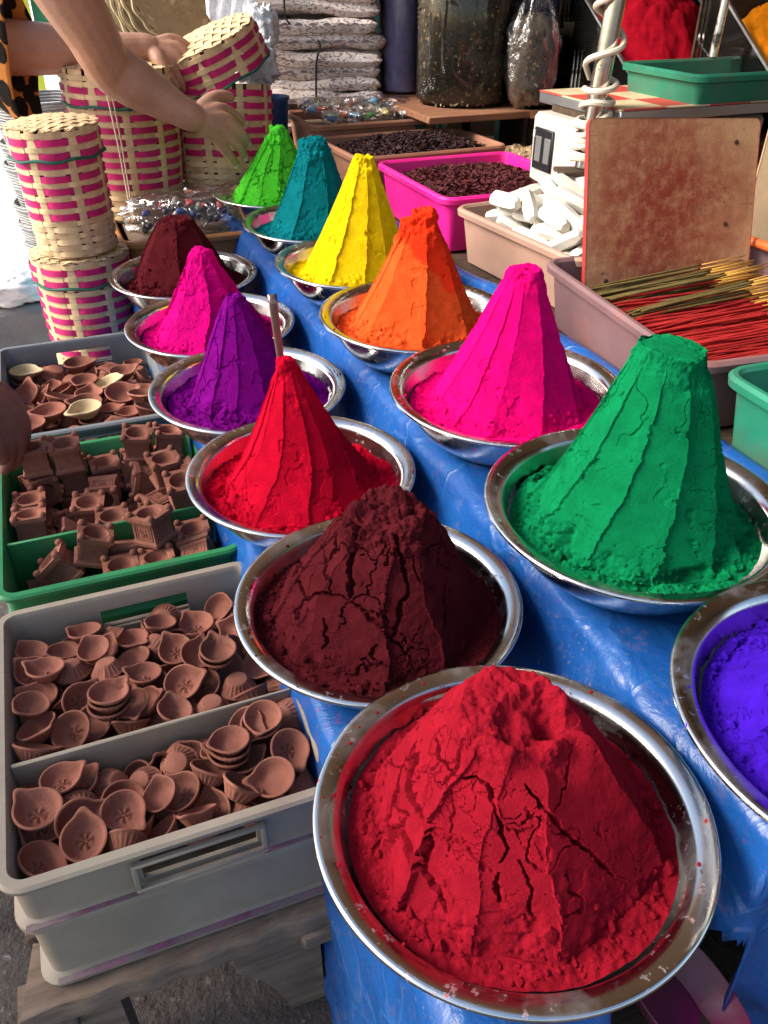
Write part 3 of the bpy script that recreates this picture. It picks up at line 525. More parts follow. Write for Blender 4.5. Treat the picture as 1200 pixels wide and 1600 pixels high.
SIM_C = '''f -933 19899 3700 997 0 0 73;f 652 19095 3700 800 0 0 600;f -275 22677 3700 187 0 0 982;f -264 23706 3700 759 0 0 651;f -1273 19555 3814 225 265 -271 -898;f -779 21713 3700 529 0 0 849;f 399 21517 3840 596 -412 277 -632;f 804 19639 3925 0 808 589 0;f 284 20692 3700 998 0 0 -56;f -919 19312 3700 742 0 0 -670;f 835 20934 3700 783 0 0 -622;f 1407 21326 3700 333 0 0 -943;f 322 23732 3700 942 0 0 336;f 151 20091 3838 580 -485 9 -654;f -1400 20431 3700 279 0 0 -960;f 985 22800 3700 37 0 0 -999;f -1236 23807 3925 0 946 323 0;f -91 22115 3700 297 0 0 955;f -586 22124 3801 853 -180 -282 -400;f -1573 23053 3700 481 0 0 -876;f -650 21278 3925 0 958 -287 0;f -1529 20655 3989 967 -71 191 150;f -1678 21088 3700 516 0 0 857;f -814 20472 3700 979 0 0 205;f 737 22043 3925 0 -719 695 0;f -1464 19095 3700 384 0 0 923;f 125 19144 3835 599 436 199 641;f -305 19776 3700 320 0 0 -947;f -230 20362 3700 398 0 0 -918;f 679 20257 3700 957 0 0 290;f -1714 20558 3861 825 56 -522 -210;f 1405 23290 3925 0 795 607 0;f -1722 19907 3700 778 0 0 -628;f 1240 19092 3700 947 0 0 322;f 893 21563 3717 991 -25 -3 132;f 286 21166 3818 962 -136 -217 91;f -1756 20076 3925 986 0 0 -165;f 368 20514 3929 1000 -12 -7 -10;f 1195 22072 3700 816 0 0 -578;f -1162 20190 3925 573 0 0 -819;f -1103 21218 3700 460 0 0 -888;f 1370 21293 3925 519 0 0 855;f -247 19141 3700 790 0 0 612;f -978 22985 3718 738 -10 -54 673;f 442 23120 3783 541 -269 16 -796;f -754 22440 3802 368 -275 190 868;f 313 22655 3700 621 0 0 -783;f 1336 22504 3821 849 115 396 332;f 92 23183 3759 899 -46 -182 395;f -851 19093 3925 997 0 0 -77;f -1251 22610 3785 771 -4 -276 574;f 1460 20867 3983 428 560 401 585;f -1756 21171 3925 462 0 0 -887;f -1742 21729 3724 423 -2 -73 903;f -217 21544 3700 465 0 0 -885;f -184 19182 3925 990 0 0 144;f -479 23252 3735 132 -30 -104 985;f 347 19657 3700 392 0 0 920;f -1733 23620 3700 470 0 0 883;f 1221 20541 3784 81 168 210 960;f -156 20044 3925 579 0 0 815;f -1188 20988 4011 756 -3 278 592;f -566 19628 3926 717 4 -5 -697;f 811 20144 3925 60 0 0 -998;f 1068 21858 4160 7 564 -826 16;f 1326 20265 3814 449 155 350 -808;f -298 20898 3730 410 48 81 907;f -1758 19470 3925 659 0 0 -752;f -643 20465 3925 223 0 0 975;f 1320 23797 3708 832 -24 -8 -554;g -869 21313 4022 922 -55 220 314;g -178 20883 3999 84 33 -62 994;g -1601 19770 4150 664 0 0 -748;g 942 22710 3925 979 0 0 204;g 1206 19648 3788 460 -203 -1 -864;g 536 22093 3907 921 20 -185 -344;g -195 23701 3925 996 0 0 -85;g 696 21097 4029 978 149 39 142;g -803 23629 4106 186 -412 -892 -7;g -1572 22415 3817 820 21 -275 502;g 457 19486 4029 507 -242 -38 -826;g -1650 23700 3925 960 0 0 -280;g 1242 20570 4088 717 -118 -19 -687;g -112 22486 3925 502 0 0 -865;g -1052 20365 4150 72 0 0 -997;g -64 21576 3925 791 0 0 612;g 733 23382 3813 70 -241 -121 -960;g -216 20186 4150 332 0 0 -943;g -1112 21815 3871 898 10 -435 -67;g 1230 19806 4052 887 -11 202 416'''
SIM_G1 = '''p -246 13276 4354 0 -193 -981 0;p -1613 14216 4007 531 468 -514 484;p 486 13551 4007 541 458 522 -474;p -805 13646 3700 811 0 0 585;p 1123 13822 4007 719 -14 695 15;p 26 14027 4851 79 683 702 -184;p -995 13840 4433 931 -100 -349 -39;p 1090 13189 3986 553 440 440 553;p 689 14186 4400 599 406 376 -579;p -143 13177 4354 1000 0 0 0;p 528 13156 4342 999 -34 -5 -4;p 1362 13901 4334 999 2 -30 -20;p 586 13758 4948 932 -67 5 357;p 1249 12901 4665 718 -681 -46 -140;p -667 13839 4756 984 -28 171 -40'''
SIM_G2 = '''p -432 14798 4354 0 -730 -683 0;p -1693 15228 4006 12 -12 692 -721;p 220 15710 3700 872 0 0 -490;p -835 16985 4007 508 -492 491 509;p 1115 15337 4007 719 -24 694 25;p -168 17263 4354 0 -998 67 0;p -265 15285 4007 689 -666 -199 206;p -289 16544 4354 0 594 -804 0;p 884 17309 4007 28 694 27 -719;p -1670 17277 3700 1 0 0 1000;p -49 17206 4354 999 0 0 45;p -1600 16765 4007 320 622 -310 644;p -720 17338 4356 5 -17 -17 1000;p 1433 16454 4354 0 998 -66 0;p -818 15085 4715 289 638 -687 -194;p 1438 14878 4309 996 81 -32 3;p -136 16588 4660 721 688 -58 -60;p 1788 16471 4660 510 -489 -489 510;p -940 16012 3700 484 0 0 875;p 1166 17105 4124 12 289 39 957;p -1603 15673 3700 620 0 0 785;p 664 16236 3700 872 0 0 -489;p 603 16960 4644 716 -697 46 1;p -1592 17332 4661 707 683 127 132;p -1654 16170 4349 0 -15 28 1000;p -1693 15271 4503 996 -85 17 -1;p 1479 15482 4651 722 -692 -29 -4;p -139 16694 5267 77 -71 -661 743;p 343 14900 3700 962 0 0 272;p 122 17275 5635 707 -34 -19 -706;p 1057 16383 4641 543 -450 -387 594;p -410 16472 5619 892 -73 -21 -446;p 34 17478 5313 716 685 -93 -97;p 1373 17268 4820 996 -41 80 -3;p -766 17179 5003 5 -17 -17 1000;p -1657 17282 5625 707 -32 14 706;p 1120 15527 4644 177 663 208 -697;p -119 14922 4354 732 0 0 681;p 724 17207 4960 771 45 5 636;p -1424 17261 4977 6 -13 32 999;p -554 15674 4348 85 21 -27 996;p 1373 14878 4968 996 81 -32 3;p 1145 15771 4986 647 2 -18 762;p -1763 17893 11000 290 0 0 957'''
SIM_K = '''c 12575 17848 7599 6 -401 -916 6;c 11785 17628 7597 81 3 0 997;c 12898 18034 7615 359 194 426 807;c 11276 19138 7597 2 -726 -687 -2;c 13835 18469 7854 61 702 -620 -346;c 12878 19475 7597 3 -585 -811 -2;c 12773 17803 7921 341 841 -387 -165;c 13201 17705 8109 79 324 -190 923;c 11820 20451 7615 468 -884 3 -6;c 11573 19647 7855 806 -405 368 -226;c 13800 19922 7697 67 701 -707 63;c 11931 18004 7747 30 307 918 -248;c 12040 18465 7859 339 -310 156 -875;c 13616 18513 7615 717 382 270 516;c 12267 17190 7644 9 -55 -917 394;c 13695 16797 8176 498 -502 -502 -498;c 12608 19165 7638 737 375 -280 -488;c 12516 17780 8236 59 -775 577 253;c 11904 18792 7883 607 -668 -246 352;c 13397 19616 7944 473 120 -172 -856;c 11228 18726 7904 631 -326 -336 619;c 12067 17932 8144 134 578 -734 -331;c 13392 18878 7842 466 222 40 -856;c 11779 20055 7597 16 3 0 1000;c 12389 17333 8302 472 702 -344 -408;c 11901 16868 7616 36 -15 -463 886;c 12960 17100 8042 172 -841 367 358;c 12935 20049 7869 870 418 260 2;c 13470 17099 7973 197 875 349 -270;c 11893 19240 8009 6 -911 -408 63;c 13478 18473 8090 442 -292 -614 585;c 13242 18253 8127 60 -505 -784 356;c 12282 20193 7927 65 971 227 39;c 13276 20472 7788 459 873 -79 141;c 11584 20030 8195 490 754 -408 -159;c 13128 19917 8161 179 -685 -656 260;c 12970 18421 8363 393 -403 -447 695;c 11453 17845 8227 504 -301 -435 682;c 12621 19229 7976 431 162 -431 -776;c 12149 19825 8440 380 166 -217 884;c 11753 17063 7948 174 -123 -90 973;c 13853 17764 8254 418 567 -421 -571;c 13662 18720 8440 634 -484 -315 514;c 11715 19233 8327 45 -477 -877 42;c 11250 17323 8176 687 -180 179 681;c 13518 20064 8637 873 -92 308 -367;c 12023 20268 8214 316 -49 598 735;c 13449 19744 8294 230 -683 -621 309;c 11750 16826 8230 238 947 -49 210;c 11433 19133 8627 433 -325 677 -499;c 12839 19065 8598 207 421 -824 -317;c 12826 20168 8409 340 20 536 772;c 12058 20481 8513 278 -954 -27 -105;c 12256 18723 8503 241 -814 -452 272;c 11841 17717 8414 124 -627 -760 119;c 13204 16475 14647 3 576 -817 2;c 11282 17865 8606 265 -700 -640 172;c 13708 17659 8537 422 615 374 551;c 11936 16996 8698 169 -9 -338 -926;c 13832 19915 8758 254 -657 -682 195;c 11197 19891 8601 518 484 515 481;c 12150 17996 8850 123 -885 427 141;c 12461 18247 8826 122 -363 -919 91;c 12018 19044 8605 887 22 25 460;c 12746 19775 8593 584 -302 -653 376;c 11602 17708 8652 673 -43 217 -706'''
def rows(s, dz=0.):
    for q in s.split(';'):
        k, *v = q.split(); v = [int(c) for c in v]
        yield k, Vector((v[0] / 1e4, v[1] / 1e4, v[2] / 1e4 + dz)), Quaternion([c / 1000 for c in v[3:]]).normalized()
RZ = Matrix.Rotation(TH, 4, 'Z')
def place(o, p, q): o.rotation_mode = 'QUATERNION'; o.location = RZ @ p; o.rotation_quaternion = RZ.to_quaternion() @ q

# ------------------------------------------------------------------ trays and crates
def rrect(hx, hy, r, n=6):
    pts = []
    for cx, cy, a0 in ((hx - r, hy - r, 0), (-hx + r, hy - r, 90), (-hx + r, -hy + r, 180), (hx - r, -hy + r, 270)):
        for i in range(n + 1): t = math.radians(a0 + 90 * i / n); pts.append((cx + r * math.cos(t), cy + r * math.sin(t)))
    return pts
def tray_mesh(name, hx, hy, prof, mats, r=.03, n=6):
    """closed shell: prof is a list of (outward offset, z) from outer bottom up over the rim and down inside to the inner floor"""
    m = MB(); L = []
    for o, z in prof: L.append([Vector((x, y, z)) for x, y in rrect(hx + o, hy + o, max(.004, r + o), n)])
    m.grid(L, cv=True); k = len(L[0]); b = len(m.v)
    m.f.append(tuple(range(k))[::-1]); m.f.append(tuple((len(L) - 1) * k + i for i in range(k))); m.m += [0, 0]
    return m
def cut(o, boxes):
    m = MB()
    for c, d in boxes: m.box(c, d)
    cu = link('cutter', m.mesh('cutter', GREYP, False)); md = o.modifiers.new('b', 'BOOLEAN'); md.operation = 'DIFFERENCE'; md.object = cu; md.solver = 'EXACT'
    keep = o.parent, o.matrix_world.copy()
    o.parent = None; o.matrix_world = Matrix.Identity(4); bpy.context.view_layer.update()
    me = bpy.data.meshes.new_from_object(o.evaluated_get(bpy.context.evaluated_depsgraph_get())); o.modifiers.clear(); o.data = me
    me.set_sharp_from_angle(angle=math.radians(35))
    bpy.data.objects.remove(cu); o.parent = keep[0]; o.location = (0, 0, 0); o.rotation_euler = (0, 0, 0)
def crate(name, label, a0, a1, b0, b1, z0, z1, mat_, floor, divs=(), slots=True, dusty=False):
    ca, cb = (a0 + a1) / 2, (b0 + b1) / 2; hx, hy, H = (b1 - b0) / 2, (a1 - a0) / 2, z1 - z0
    t = thing(name, label, 'crate', W(ca, cb, z0), TH)
    k = H / .23
    prof = [(-.018, 0), (.0, .0), (.002, .008), (-.012, .014), (-.008, .125 * k), (.004, .132 * k), (.004, .140 * k), (-.008, .146 * k), (-.006, .214 * k), (.006, .218 * k), (.008, .226 * k), (.004, H), (-.008, H), (-.012, .224 * k), (-.015, .1 * k), (-.018, floor - z0), (-.03, floor - z0 - .001)]
    o = tray_mesh('shell', hx, hy, prof, mat_, .03).build('shell', mat_, t, True, 35)
    if slots:
        zs = H - .052
        cut(o, [((0.02, -hy, zs), (.15, .08, .042)), ((.02, hy, zs), (.15, .08, .042))])
        for y, sg in ((-hy, -1), (hy, 1)):
            fm = MB(); yy = y - sg * -.004
            for c, d in (((.02, yy, zs + .0245), (.174, .009, .006)), ((.02, yy, zs - .0255), (.174, .009, .008)), ((-.063, yy, zs), (.008, .009, .0425)), ((.103, yy, zs), (.008, .009, .0425))): fm.box(c, d, bev=.002)
            fm.build('handle', mat_, t)
    for dv in divs: MB().box((0, dv - ca, (floor - z0 + H - .006) / 2), (2 * hx - .026, .007, H - .008 - (floor - z0)), bev=.002).build('divider', mat_, t)
    if dusty:
        for x0, x1, z in ((-hx + .01, -.06, .1425 * k), (.1, hx - .02, .1425 * k), (-hx + .02, hx - .02, .0105)):
            q = MB(); nn = 24; q.grid([[Vector((x0 + (x1 - x0) * i / nn, -hy + yo, z + .0013)) for j, yo in enumerate((-.0035, .002, .0065))] for i in range(nn + 1)])
            q.build('powder_dust', PURPLEDUST, t)
    return t
# bench under the crates
bn = thing('wooden_bench', 'rough weathered plank bench with short shaped feet under the near grey crate', 'bench', W(1.5, 0), TH)
for k_, (y0, y1) in enumerate(((-.842, -.735), (-.725, -.60), (-.59, -.44), (-.20, -.05), (-.04, .11), (.12, .26), (.40, .55), (.56, .72), (.73, .90))):
    m = MB(); NB = 22; dz = .003 * (k_ % 3)
    m.grid([[Vector((-.245 + .445 * i / NB + (.01 * math.sin(k_ * 5 + c[0] * 2) if i in (0, NB) else 0), (y0 + y1) / 2 + c[0] * (y1 - y0) / 2 + .003 * math.sin(i * 1.7 + 2 * c[0] + k_), .243 + dz + c[1] * .018 + .0015 * math.sin(i * 2.3))) for c in ((-1, -1), (-1, .7), (-.92, 1), (.92, 1), (1, .7), (1, -1))] for i in range(NB + 1)], cv=True)
    m.f.append(tuple(range(6))[::-1]); m.f.append(tuple(NB * 6 + i for i in range(6))); m.m += [0, 0]
    m.build('plank', PLANK, bn)
for x in (-.215, .15): MB().box((x, 0, .208), (.05, 1.7, .034), bev=.005).build('bearer', PLANK, bn)
for x, y in ((.10, -.80), (-.19, -.80), (.10, .85), (-.19, .85)):
    m = MB(); lp = [(-.075, .226), (.055, .226), (.058, .0), (.0, .0), (-.006, .03), (-.02, .075), (-.04, .12), (-.075, .165)]
    for s_ in (-1, 1): m.v += [(x + px, y + s_ * .03, pz) for px, pz in lp]
    k = len(lp); m.f += [tuple(range(k)), tuple(range(k, 2 * k))[::-1]] + [(i, (i + 1) % k, (i + 1) % k + k, i + k) for i in range(k)]; m.m += [0] * (k + 2)
    m.build('leg', PLANK, bn, False)
crate('plastic_crate', 'worn grey plastic crate full of clay lamps, nearest to us', .685, 1.215, -.222, .205, .264, .5, GREYP, .404, (.884,), True, True)
crate('plastic_crate', 'green plastic crate of square clay pots between two grey crates', 1.262, 1.785, -.222, .205, .264, .5, GREENP, .352, (1.438,), False)
crate('plastic_crate', 'dark grey plastic crate of clay lamps beyond the green crate', 1.86, 2.43, -.222, .188, .264, .5, GREYP2, .405, (), True)

# ------------------------------------------------------------------ clay lamps
def lamp_mesh(R=.034, H=.026, sp=.35, ribs=24, rosette=True, spw=.26, mat_=None, seed=0, name='lamp'):
    n = 72; prof = [(.50, 0, 0), (.545, .02, .3), (.60, .16, 1), (.72, .42, 1), (.86, .70, 1), (.95, .83, .15), (1.0, .86, 0), (1.01, .95, 0), (.985, 1.0, 0), (.92, 1.0, 0), (.885, .94, 0), (.80, .62, 0), (.66, .34, 0), (.50, .24, 0), (.42, .225, 0), (.36, .215, -1), (.24, .215, -1), (.12, .215, -1), (.03, .22, 0)]
    P = []
    for i in range(n):
        th = 2 * math.pi * i / n; u = (th + math.pi) % (2 * math.pi) - math.pi; g_ = math.exp(-(u / spw) ** 2); row = []
        wob = 1 + .015 * math.sin(2 * th + seed) + .01 * math.sin(3 * th + 2 * seed)
        for r, z, k in prof:
            f = max(0, (r - .55) / .45); rr = R * r * wob * (1 + sp * g_ * f)
            zz = H * z + R * .10 * g_ * f * (z > .8)
            if k > 0: rr *= 1 + .05 * k * math.cos(ribs * th)
            if k < 0 and rosette: zz += .0016 * (math.cos(6 * th) * (r > .1) + .6 * math.cos(r * 26))
            row.append(Vector((rr * math.cos(th), rr * math.sin(th), zz)))
        P.append(row)
    m = MB(); m.grid(P, cu=True); k = len(prof)
    m.f.append(tuple(i * k for i in range(n))[::-1]); m.m.append(0); m.f.append(tuple(i * k + k - 1 for i in range(n))); m.m.append(0)
    return m.mesh(name, mat_ or TERRA, True, 50)
LAMPS = [lamp_mesh(.0295, .0225, .35, 20, True, .26, seed=1), lamp_mesh(.0285, .0235, .30, 18, True, .30, seed=2), lamp_mesh(.0295, .022, .40, 24, False, .24, seed=3), lamp_mesh(.030, .0225, .33, 20, True, .28, seed=4), lamp_mesh(.028, .021, .25, 22, False, .34, seed=5)]
BIG = [lamp_mesh(.040, .028, .45, 36, False, .34, seed=5), lamp_mesh(.039, .027, .42, 36, False, .3, seed=6)]
CREAML = lamp_mesh(.039, .028, .55, 30, False, .38, CREAMCLAY, 7)
def state(q):
    uz = (q @ Vector((0, 0, 1))).z
    return 'lying right way up' if uz > .75 else ('tipped over steeply' if uz > .2 else ('standing on its edge' if uz > -.3 else 'lying face down'))
def zone(f): return 'at the left end' if f < .34 else ('in the middle' if f < .67 else 'at the right end')
ORD = ['leftmost', 'second from left', 'third from left', 'fourth from left', 'fifth from left', 'sixth from left', 'seventh from left', 'eighth from left', 'ninth from left', 'tenth from left'] + ['%dth from left' % i for i in range(11, 30)]
RW = {1: ['only'], 2: ['near', 'far'], 3: ['near', 'middle', 'far'], 4: ['nearest', 'second', 'third', 'farthest']}
def ranks(items, nrow, y0, y1, keep):
    out = {}
    for r in range(nrow):
        ids = sorted([i for i, (k, p, q) in enumerate(items) if keep[i] and min(nrow - 1, max(0, int((p.y - y0) / (y1 - y0) * nrow))) == r], key=lambda i: items[i][1].x)
        for n_, i in enumerate(ids): out[i] = (RW[nrow][r], ORD[n_])
    return out
def lamps(data, dz, where, group, meshes, nrow, y0, y1):
    it = list(rows(data, dz)); keep = []
    for i, (k, p, q) in enumerate(it): keep.append(not any(o[1].z > p.z + .006 and (o[1] - p).xy.length < .038 for o in it))
    rk = ranks(it, nrow, y0, y1, keep)
    for i, (k, p, q) in enumerate(it):
        me = meshes[i % len(meshes)] if k == 'f' else BIG[i % 2]
        cream = k == 'g' and i % 6 == 3
        if cream: me = CREAML
        if i % 6 == 2: hh = .0225 if k == 'f' else .028; p = p + q @ Vector((0, 0, hh)); q = q @ Quaternion((1, 0, 0), math.pi)
        o = link('clay_lamp', me); place(o, p, q); o.scale = [rng.uniform(.92, 1.06)] * 3
        kind = 'cream clay lamp' if cream else ('ribbed clay lamp' if k == 'f' else 'pointed clay lamp')
        if i in rk: lab = '%s %s, %s in the %s row, %s' % (kind, ST[state(q)], rk[i][1], rk[i][0], where)
        else: lab = '%s in the lower layer of the %s' % (kind, where)
        tag(o, lab, 'clay lamp', group)
ST = {'lying right way up': 'upright', 'tipped over steeply': 'tipped', 'standing on its edge': 'on edge', 'lying face down': 'face down'}
lamps(SIM_A, .034, 'near crate front part', 'clay lamps in the near crate front compartment', LAMPS, 2, .71, .875)
lamps(SIM_A2, .034, 'near crate rear part', 'clay lamps in the near crate rear compartment', LAMPS, 4, .893, 1.19)
lamps(SIM_C, .035, 'far grey crate', 'clay lamps in the far crate', LAMPS, 4, 1.88, 2.41)
# short stacks of nested lamps on top of the heap
for k, (b, a, z, n_) in enumerate(((-.075, .955, .470, 3), (.10, 1.00, .472, 2), (.075, .80, .470, 3), (.135, .835, .476, 2))):
    for i in range(n_):
        o = link('clay_lamp', LAMPS[(k + i) % 5]); place(o, Vector((b + .003 * i, a + .002 * i, z + .0098 * i)), Euler((.12 * math.sin(k), .14 * math.cos(k * 2), 1.3 * k + .35 * i)).to_quaternion())
        tag(o, 'terracotta lamp %s a nested stack %s' % (('at the bottom of', 'inside', 'on top of')[i if n_ == 3 else 2 * i], ('mid near crate rear part', 'right in near crate rear part', 'right of centre, near crate front', 'right corner, near crate front')[k]), 'clay lamp', 'nested clay lamp stacks')

# ------------------------------------------------------------------ square clay pots
def pot_parts(design):
    m = MB(); lv = [(.0335, 0), (.036, .002), (.036, .009), (.033, .011), (.0305, .016), (.030, .052), (.0325, .056), (.0335, .060), (.0375, .063), (.038, .072)]
    n = 8
    def sq(h, z):
        pts = []
        for (x0, y0), (x1, y1) in zip(((-1, -1), (1, -1), (1, 1), (-1, 1)), ((1, -1), (1, 1), (-1, 1), (-1, -1))):
            for i in range(n): f = i / n; pts.append(Vector(((x0 + (x1 - x0) * f) * h, (y0 + (y1 - y0) * f) * h, z)))
        return pts
    L = [sq(h, z) for h, z in lv]; k = 4 * n
    circ = lambda r, z: [Vector((r * math.cos(a), r * math.sin(a), z)) for a in [math.atan2(p.y, p.x) for p in L[0]]]
    L += [circ(.0275, .072), circ(.026, .070), circ(.024, .058), circ(.018, .050), circ(.006, .048)]
    m.grid(L, cv=True); m.f.append(tuple(range(k))[::-1]); m.f.append(tuple((len(L) - 1) * k + i for i in range(k))); m.m += [0, 0]
    for sx in (-1, 1):
        for sy in (-1, 1): m.lathe([(.0085, 0), (.0088, .004), (.0068, .0085), (.003, .0108), (.0003, .0112)], 10, c=(sx * .0305, sy * .0305, .0715))
    body = m.mesh('body', TERRA, True, 38)
    r = MB()
    for q in range(4):
        R = Matrix.Rotation(q * math.pi / 2, 3, 'Z')
        bar = lambda x, z, w, h, d=.0022: r.box(R @ Vector((x, -.0302 - d / 2 + .0006, z)), (w, d, h), R)
        for x in (-.0235, .0235): bar(x, .034, .0022, .036)
        for z in (.017, .0515): bar(0, z, .049, .0022)
        for x in (-.017, .017): bar(x, .034, .0016, .024, .0016)
        for z in (.0225, .0455): bar(0, z, .0356, .0016, .0016)
        for i in range(11): bar(-.03 + .006 * i, .0615, .0032, .0045, .008)
        if design == 0:       # fret
            for x, z, w, h in ((0, .034, .0024, .016), (0, .034, .016, .0024), (.004, .0408, .008, .0022), (-.004, .0272, .008, .0022), (.0069, .030, .0022, .008), (-.0069, .038, .0022, .008)): bar(x, z, w, h, .0024)
        else:                 # curling letter
            pts = [(-.007, .040), (-.002, .0425), (.001, .0395), (-.002, .035), (.001, .0315), (-.001, .0275), (-.006, .0285)]
            r.tube([R @ Vector((x, -.0305, z)) for x, z in pts], .0014, 5); r.tube([R @ Vector((x, -.0305, z)) for x, z in ((-.001, .0345), (.004, .034), (.008, .037), (.0085, .032), (.005, .0295))], .0013, 5)
            r.tube([R @ Vector((x, -.0305, z)) for x, z in ((.003, .0425), (.006, .041), (.009, .043))], .0011, 5)
    return body, r.mesh('relief', TERRA, False)
POTS = [pot_parts(0), pot_parts(1)]
for data, where, grp, nr, y0, y1 in ((SIM_G1, 'green crate front part', 'square pots in the green crate front compartment', 1, 1.285, 1.43), (SIM_G2, 'green crate rear part', 'square pots in the green crate rear compartment', 3, 1.445, 1.765)):
    it = [q_ for q_ in rows(data, -.02) if q_[1].z < .492]; keep = [not any(o[1].z > p.z + .03 and (o[1] - p).xy.length < .05 for o in it) for k, p, q in it]; rk = ranks(it, nr, y0, y1, keep)
    for i, (k, p, q) in enumerate(it):
        kd = ('fret-carved', 'curl-carved')[i % 2]
        lab = '%s clay pot %s, %s in the %s row, %s' % (kd, ST[state(q)], rk[i][1], rk[i][0], where) if i in rk else '%s square clay pot low in the %s' % (kd, where)
        t = thing('clay_pot', lab, 'clay pot', group=grp)
        link('body', POTS[i % 2][0], t); link('relief', POTS[i % 2][1], t); place(t, p, q); t.scale = (.86, .86, .86)
# ------------------------------------------------------------------ plastic trays on the counter
def tray(name, label, a0, a1, b0, b1, z0, z1, mat_, rot=0., tp=.022, r=.035, lip=.012, pivot=None, ridge=True):
    ca, cb = (a0 + a1) / 2, (b0 + b1) / 2; hx, hy, H = (b1 - b0) / 2, (a1 - a0) / 2, z1 - z0
    t = thing(name, label, 'tray', W(ca, cb, z0), TH + rot)
    prof = [(-tp - .012, 0), (-tp, .003), (-.004, H - .024), (.003, H - .021), (lip, H - .019), (lip + .002, H - .006), (lip - .004, H), (0, H), (-.007, H - .006), (-tp - .004, .014), (-tp - .03, .012)]
    tray_mesh('shell', hx, hy, prof, mat_, r).build('shell', mat_, t, True, 35)
    if ridge:
        for sx in (-1, 1):
            MB().box((sx * (hx - .004), -hy * .15, H - .017), (.012, hy * .5, .012), bev=.003).build('grip', mat_, t)
    return t
tray('plastic_tray', 'tan plastic tray heaped with white chalk sticks', 1.60, 2.13, 1.063, 1.45, .70, .85, TAN, .09)
tray('plastic_tray', 'mauve plastic tray of red incense sticks', .985, 1.575, .99, 1.56, .70, .85, MAUVE, -.10)
tray('plastic_tray', 'hot pink plastic tray of dark red dried petals', 2.165, 2.69, 1.03, 1.50, .70, .86, PINKT, 0.)
tray('plastic_tray', 'brown plastic tray of dark dried petals behind the pink tray', 2.735, 3.13, .965, 1.52, .70, .87, BROWNT, .03)
tray('plastic_tray', 'brown plastic tray of wrapped trinkets in front of the paper bundles', 3.155, 3.52, .955, 1.46, .70, .905, BROWNT, .0)
tray('plastic_tray', 'empty sea-green plastic box at the right edge beside the green powder', .55, .965, .985, 1.40, .70, .85, GREENT, -.03)
tray('plastic_tray', 'shallow empty sea-green tray on the checked scale platform', 1.985, 2.33, 1.67, 2.12, 1.079, 1.158, GREENT, 0., .012, .03)
def spoon(name, label, cat, p0, p1, w):
    pass
# ------------------------------------------------------------------ petals (uncountable)
def petals(label, a0, a1, b0, b1, z0, hump, n, col, size, seed, rot=0.):
    r_ = np.random.default_rng(seed); t = NT('dried_petal_%d' % seed)
    gi = t.new('ShaderNodeNewGeometry'); c = t.mix(gi.outputs['Random Per Island'], sh(col, .45), sh(col, 1.5)); t.set(col=c, rough=.75, spec=.25)
    ca, cb, ha, hb = (a0 + a1) / 2, (b0 + b1) / 2, (a1 - a0) / 2, (b1 - b0) / 2
    def hz(x, y): return z0 + hump * np.clip((1 - (x / hb) ** 2) * (1 - (y / ha) ** 2), 0, 1) ** .6 + .006 * noise(np.stack([x * 18, y * 18, x * 0], 1), seed)
    gx, gy = np.meshgrid(np.linspace(-hb, hb, 40), np.linspace(-ha, ha, 40), indexing='ij'); gx = gx.ravel(); gy = gy.ravel()
    V = [np.stack([gx, gy, hz(gx, gy) - .004], 1)]; F = [gridfaces(40, 40)]; off = 1600
    x = r_.uniform(-hb, hb, n); y = r_.uniform(-ha, ha, n); z = hz(x, y) + r_.uniform(-.002, .007, n)
    yaw = r_.uniform(0, 6.28, n); L = size * r_.uniform(.6, 1.25, n); Wd = L * r_.uniform(.35, .7, n)
    nx = r_.normal(0, .55, n); ny = r_.normal(0, .55, n); Nn = np.stack([nx, ny, np.ones(n)], 1); Nn /= np.linalg.norm(Nn, axis=1)[:, None]
    U = np.stack([np.cos(yaw), np.sin(yaw), np.zeros(n)], 1); U -= Nn * (U * Nn).sum(1)[:, None]; U /= np.linalg.norm(U, axis=1)[:, None]; Vv = np.cross(Nn, U)
    c0 = np.stack([x, y, z], 1); cu = r_.uniform(-.3, .3, n)[:, None] * L[:, None]
    pts = [c0 - U * L[:, None] / 2 + Nn * cu, c0 - Vv * Wd[:, None] / 2 + U * r_.uniform(-.2, .2, n)[:, None] * L[:, None], c0 + U * L[:, None] / 2 + Nn * cu, c0 + Vv * Wd[:, None] / 2]
    V.append(np.stack(pts, 1).reshape(-1, 3)); F.append(off + np.arange(4 * n).reshape(n, 4))
    me = np_mesh('dried_petals', np.concatenate(V), np.concatenate(F), t.mat, False)
    o = link('dried_petals', me, None, W(ca, cb, 0), TH + rot); return tag(o, label, 'petals', kind='stuff')
petals('dark red dried petals filling the hot pink tray', 2.19, 2.665, 1.055, 1.475, .815, .045, 3200, (.10, .018, .02), .020, 31)
petals('blackish dried petals heaped in the brown tray', 2.76, 3.105, .99, 1.495, .835, .05, 3200, (.045, .017, .017), .020, 32, .03)

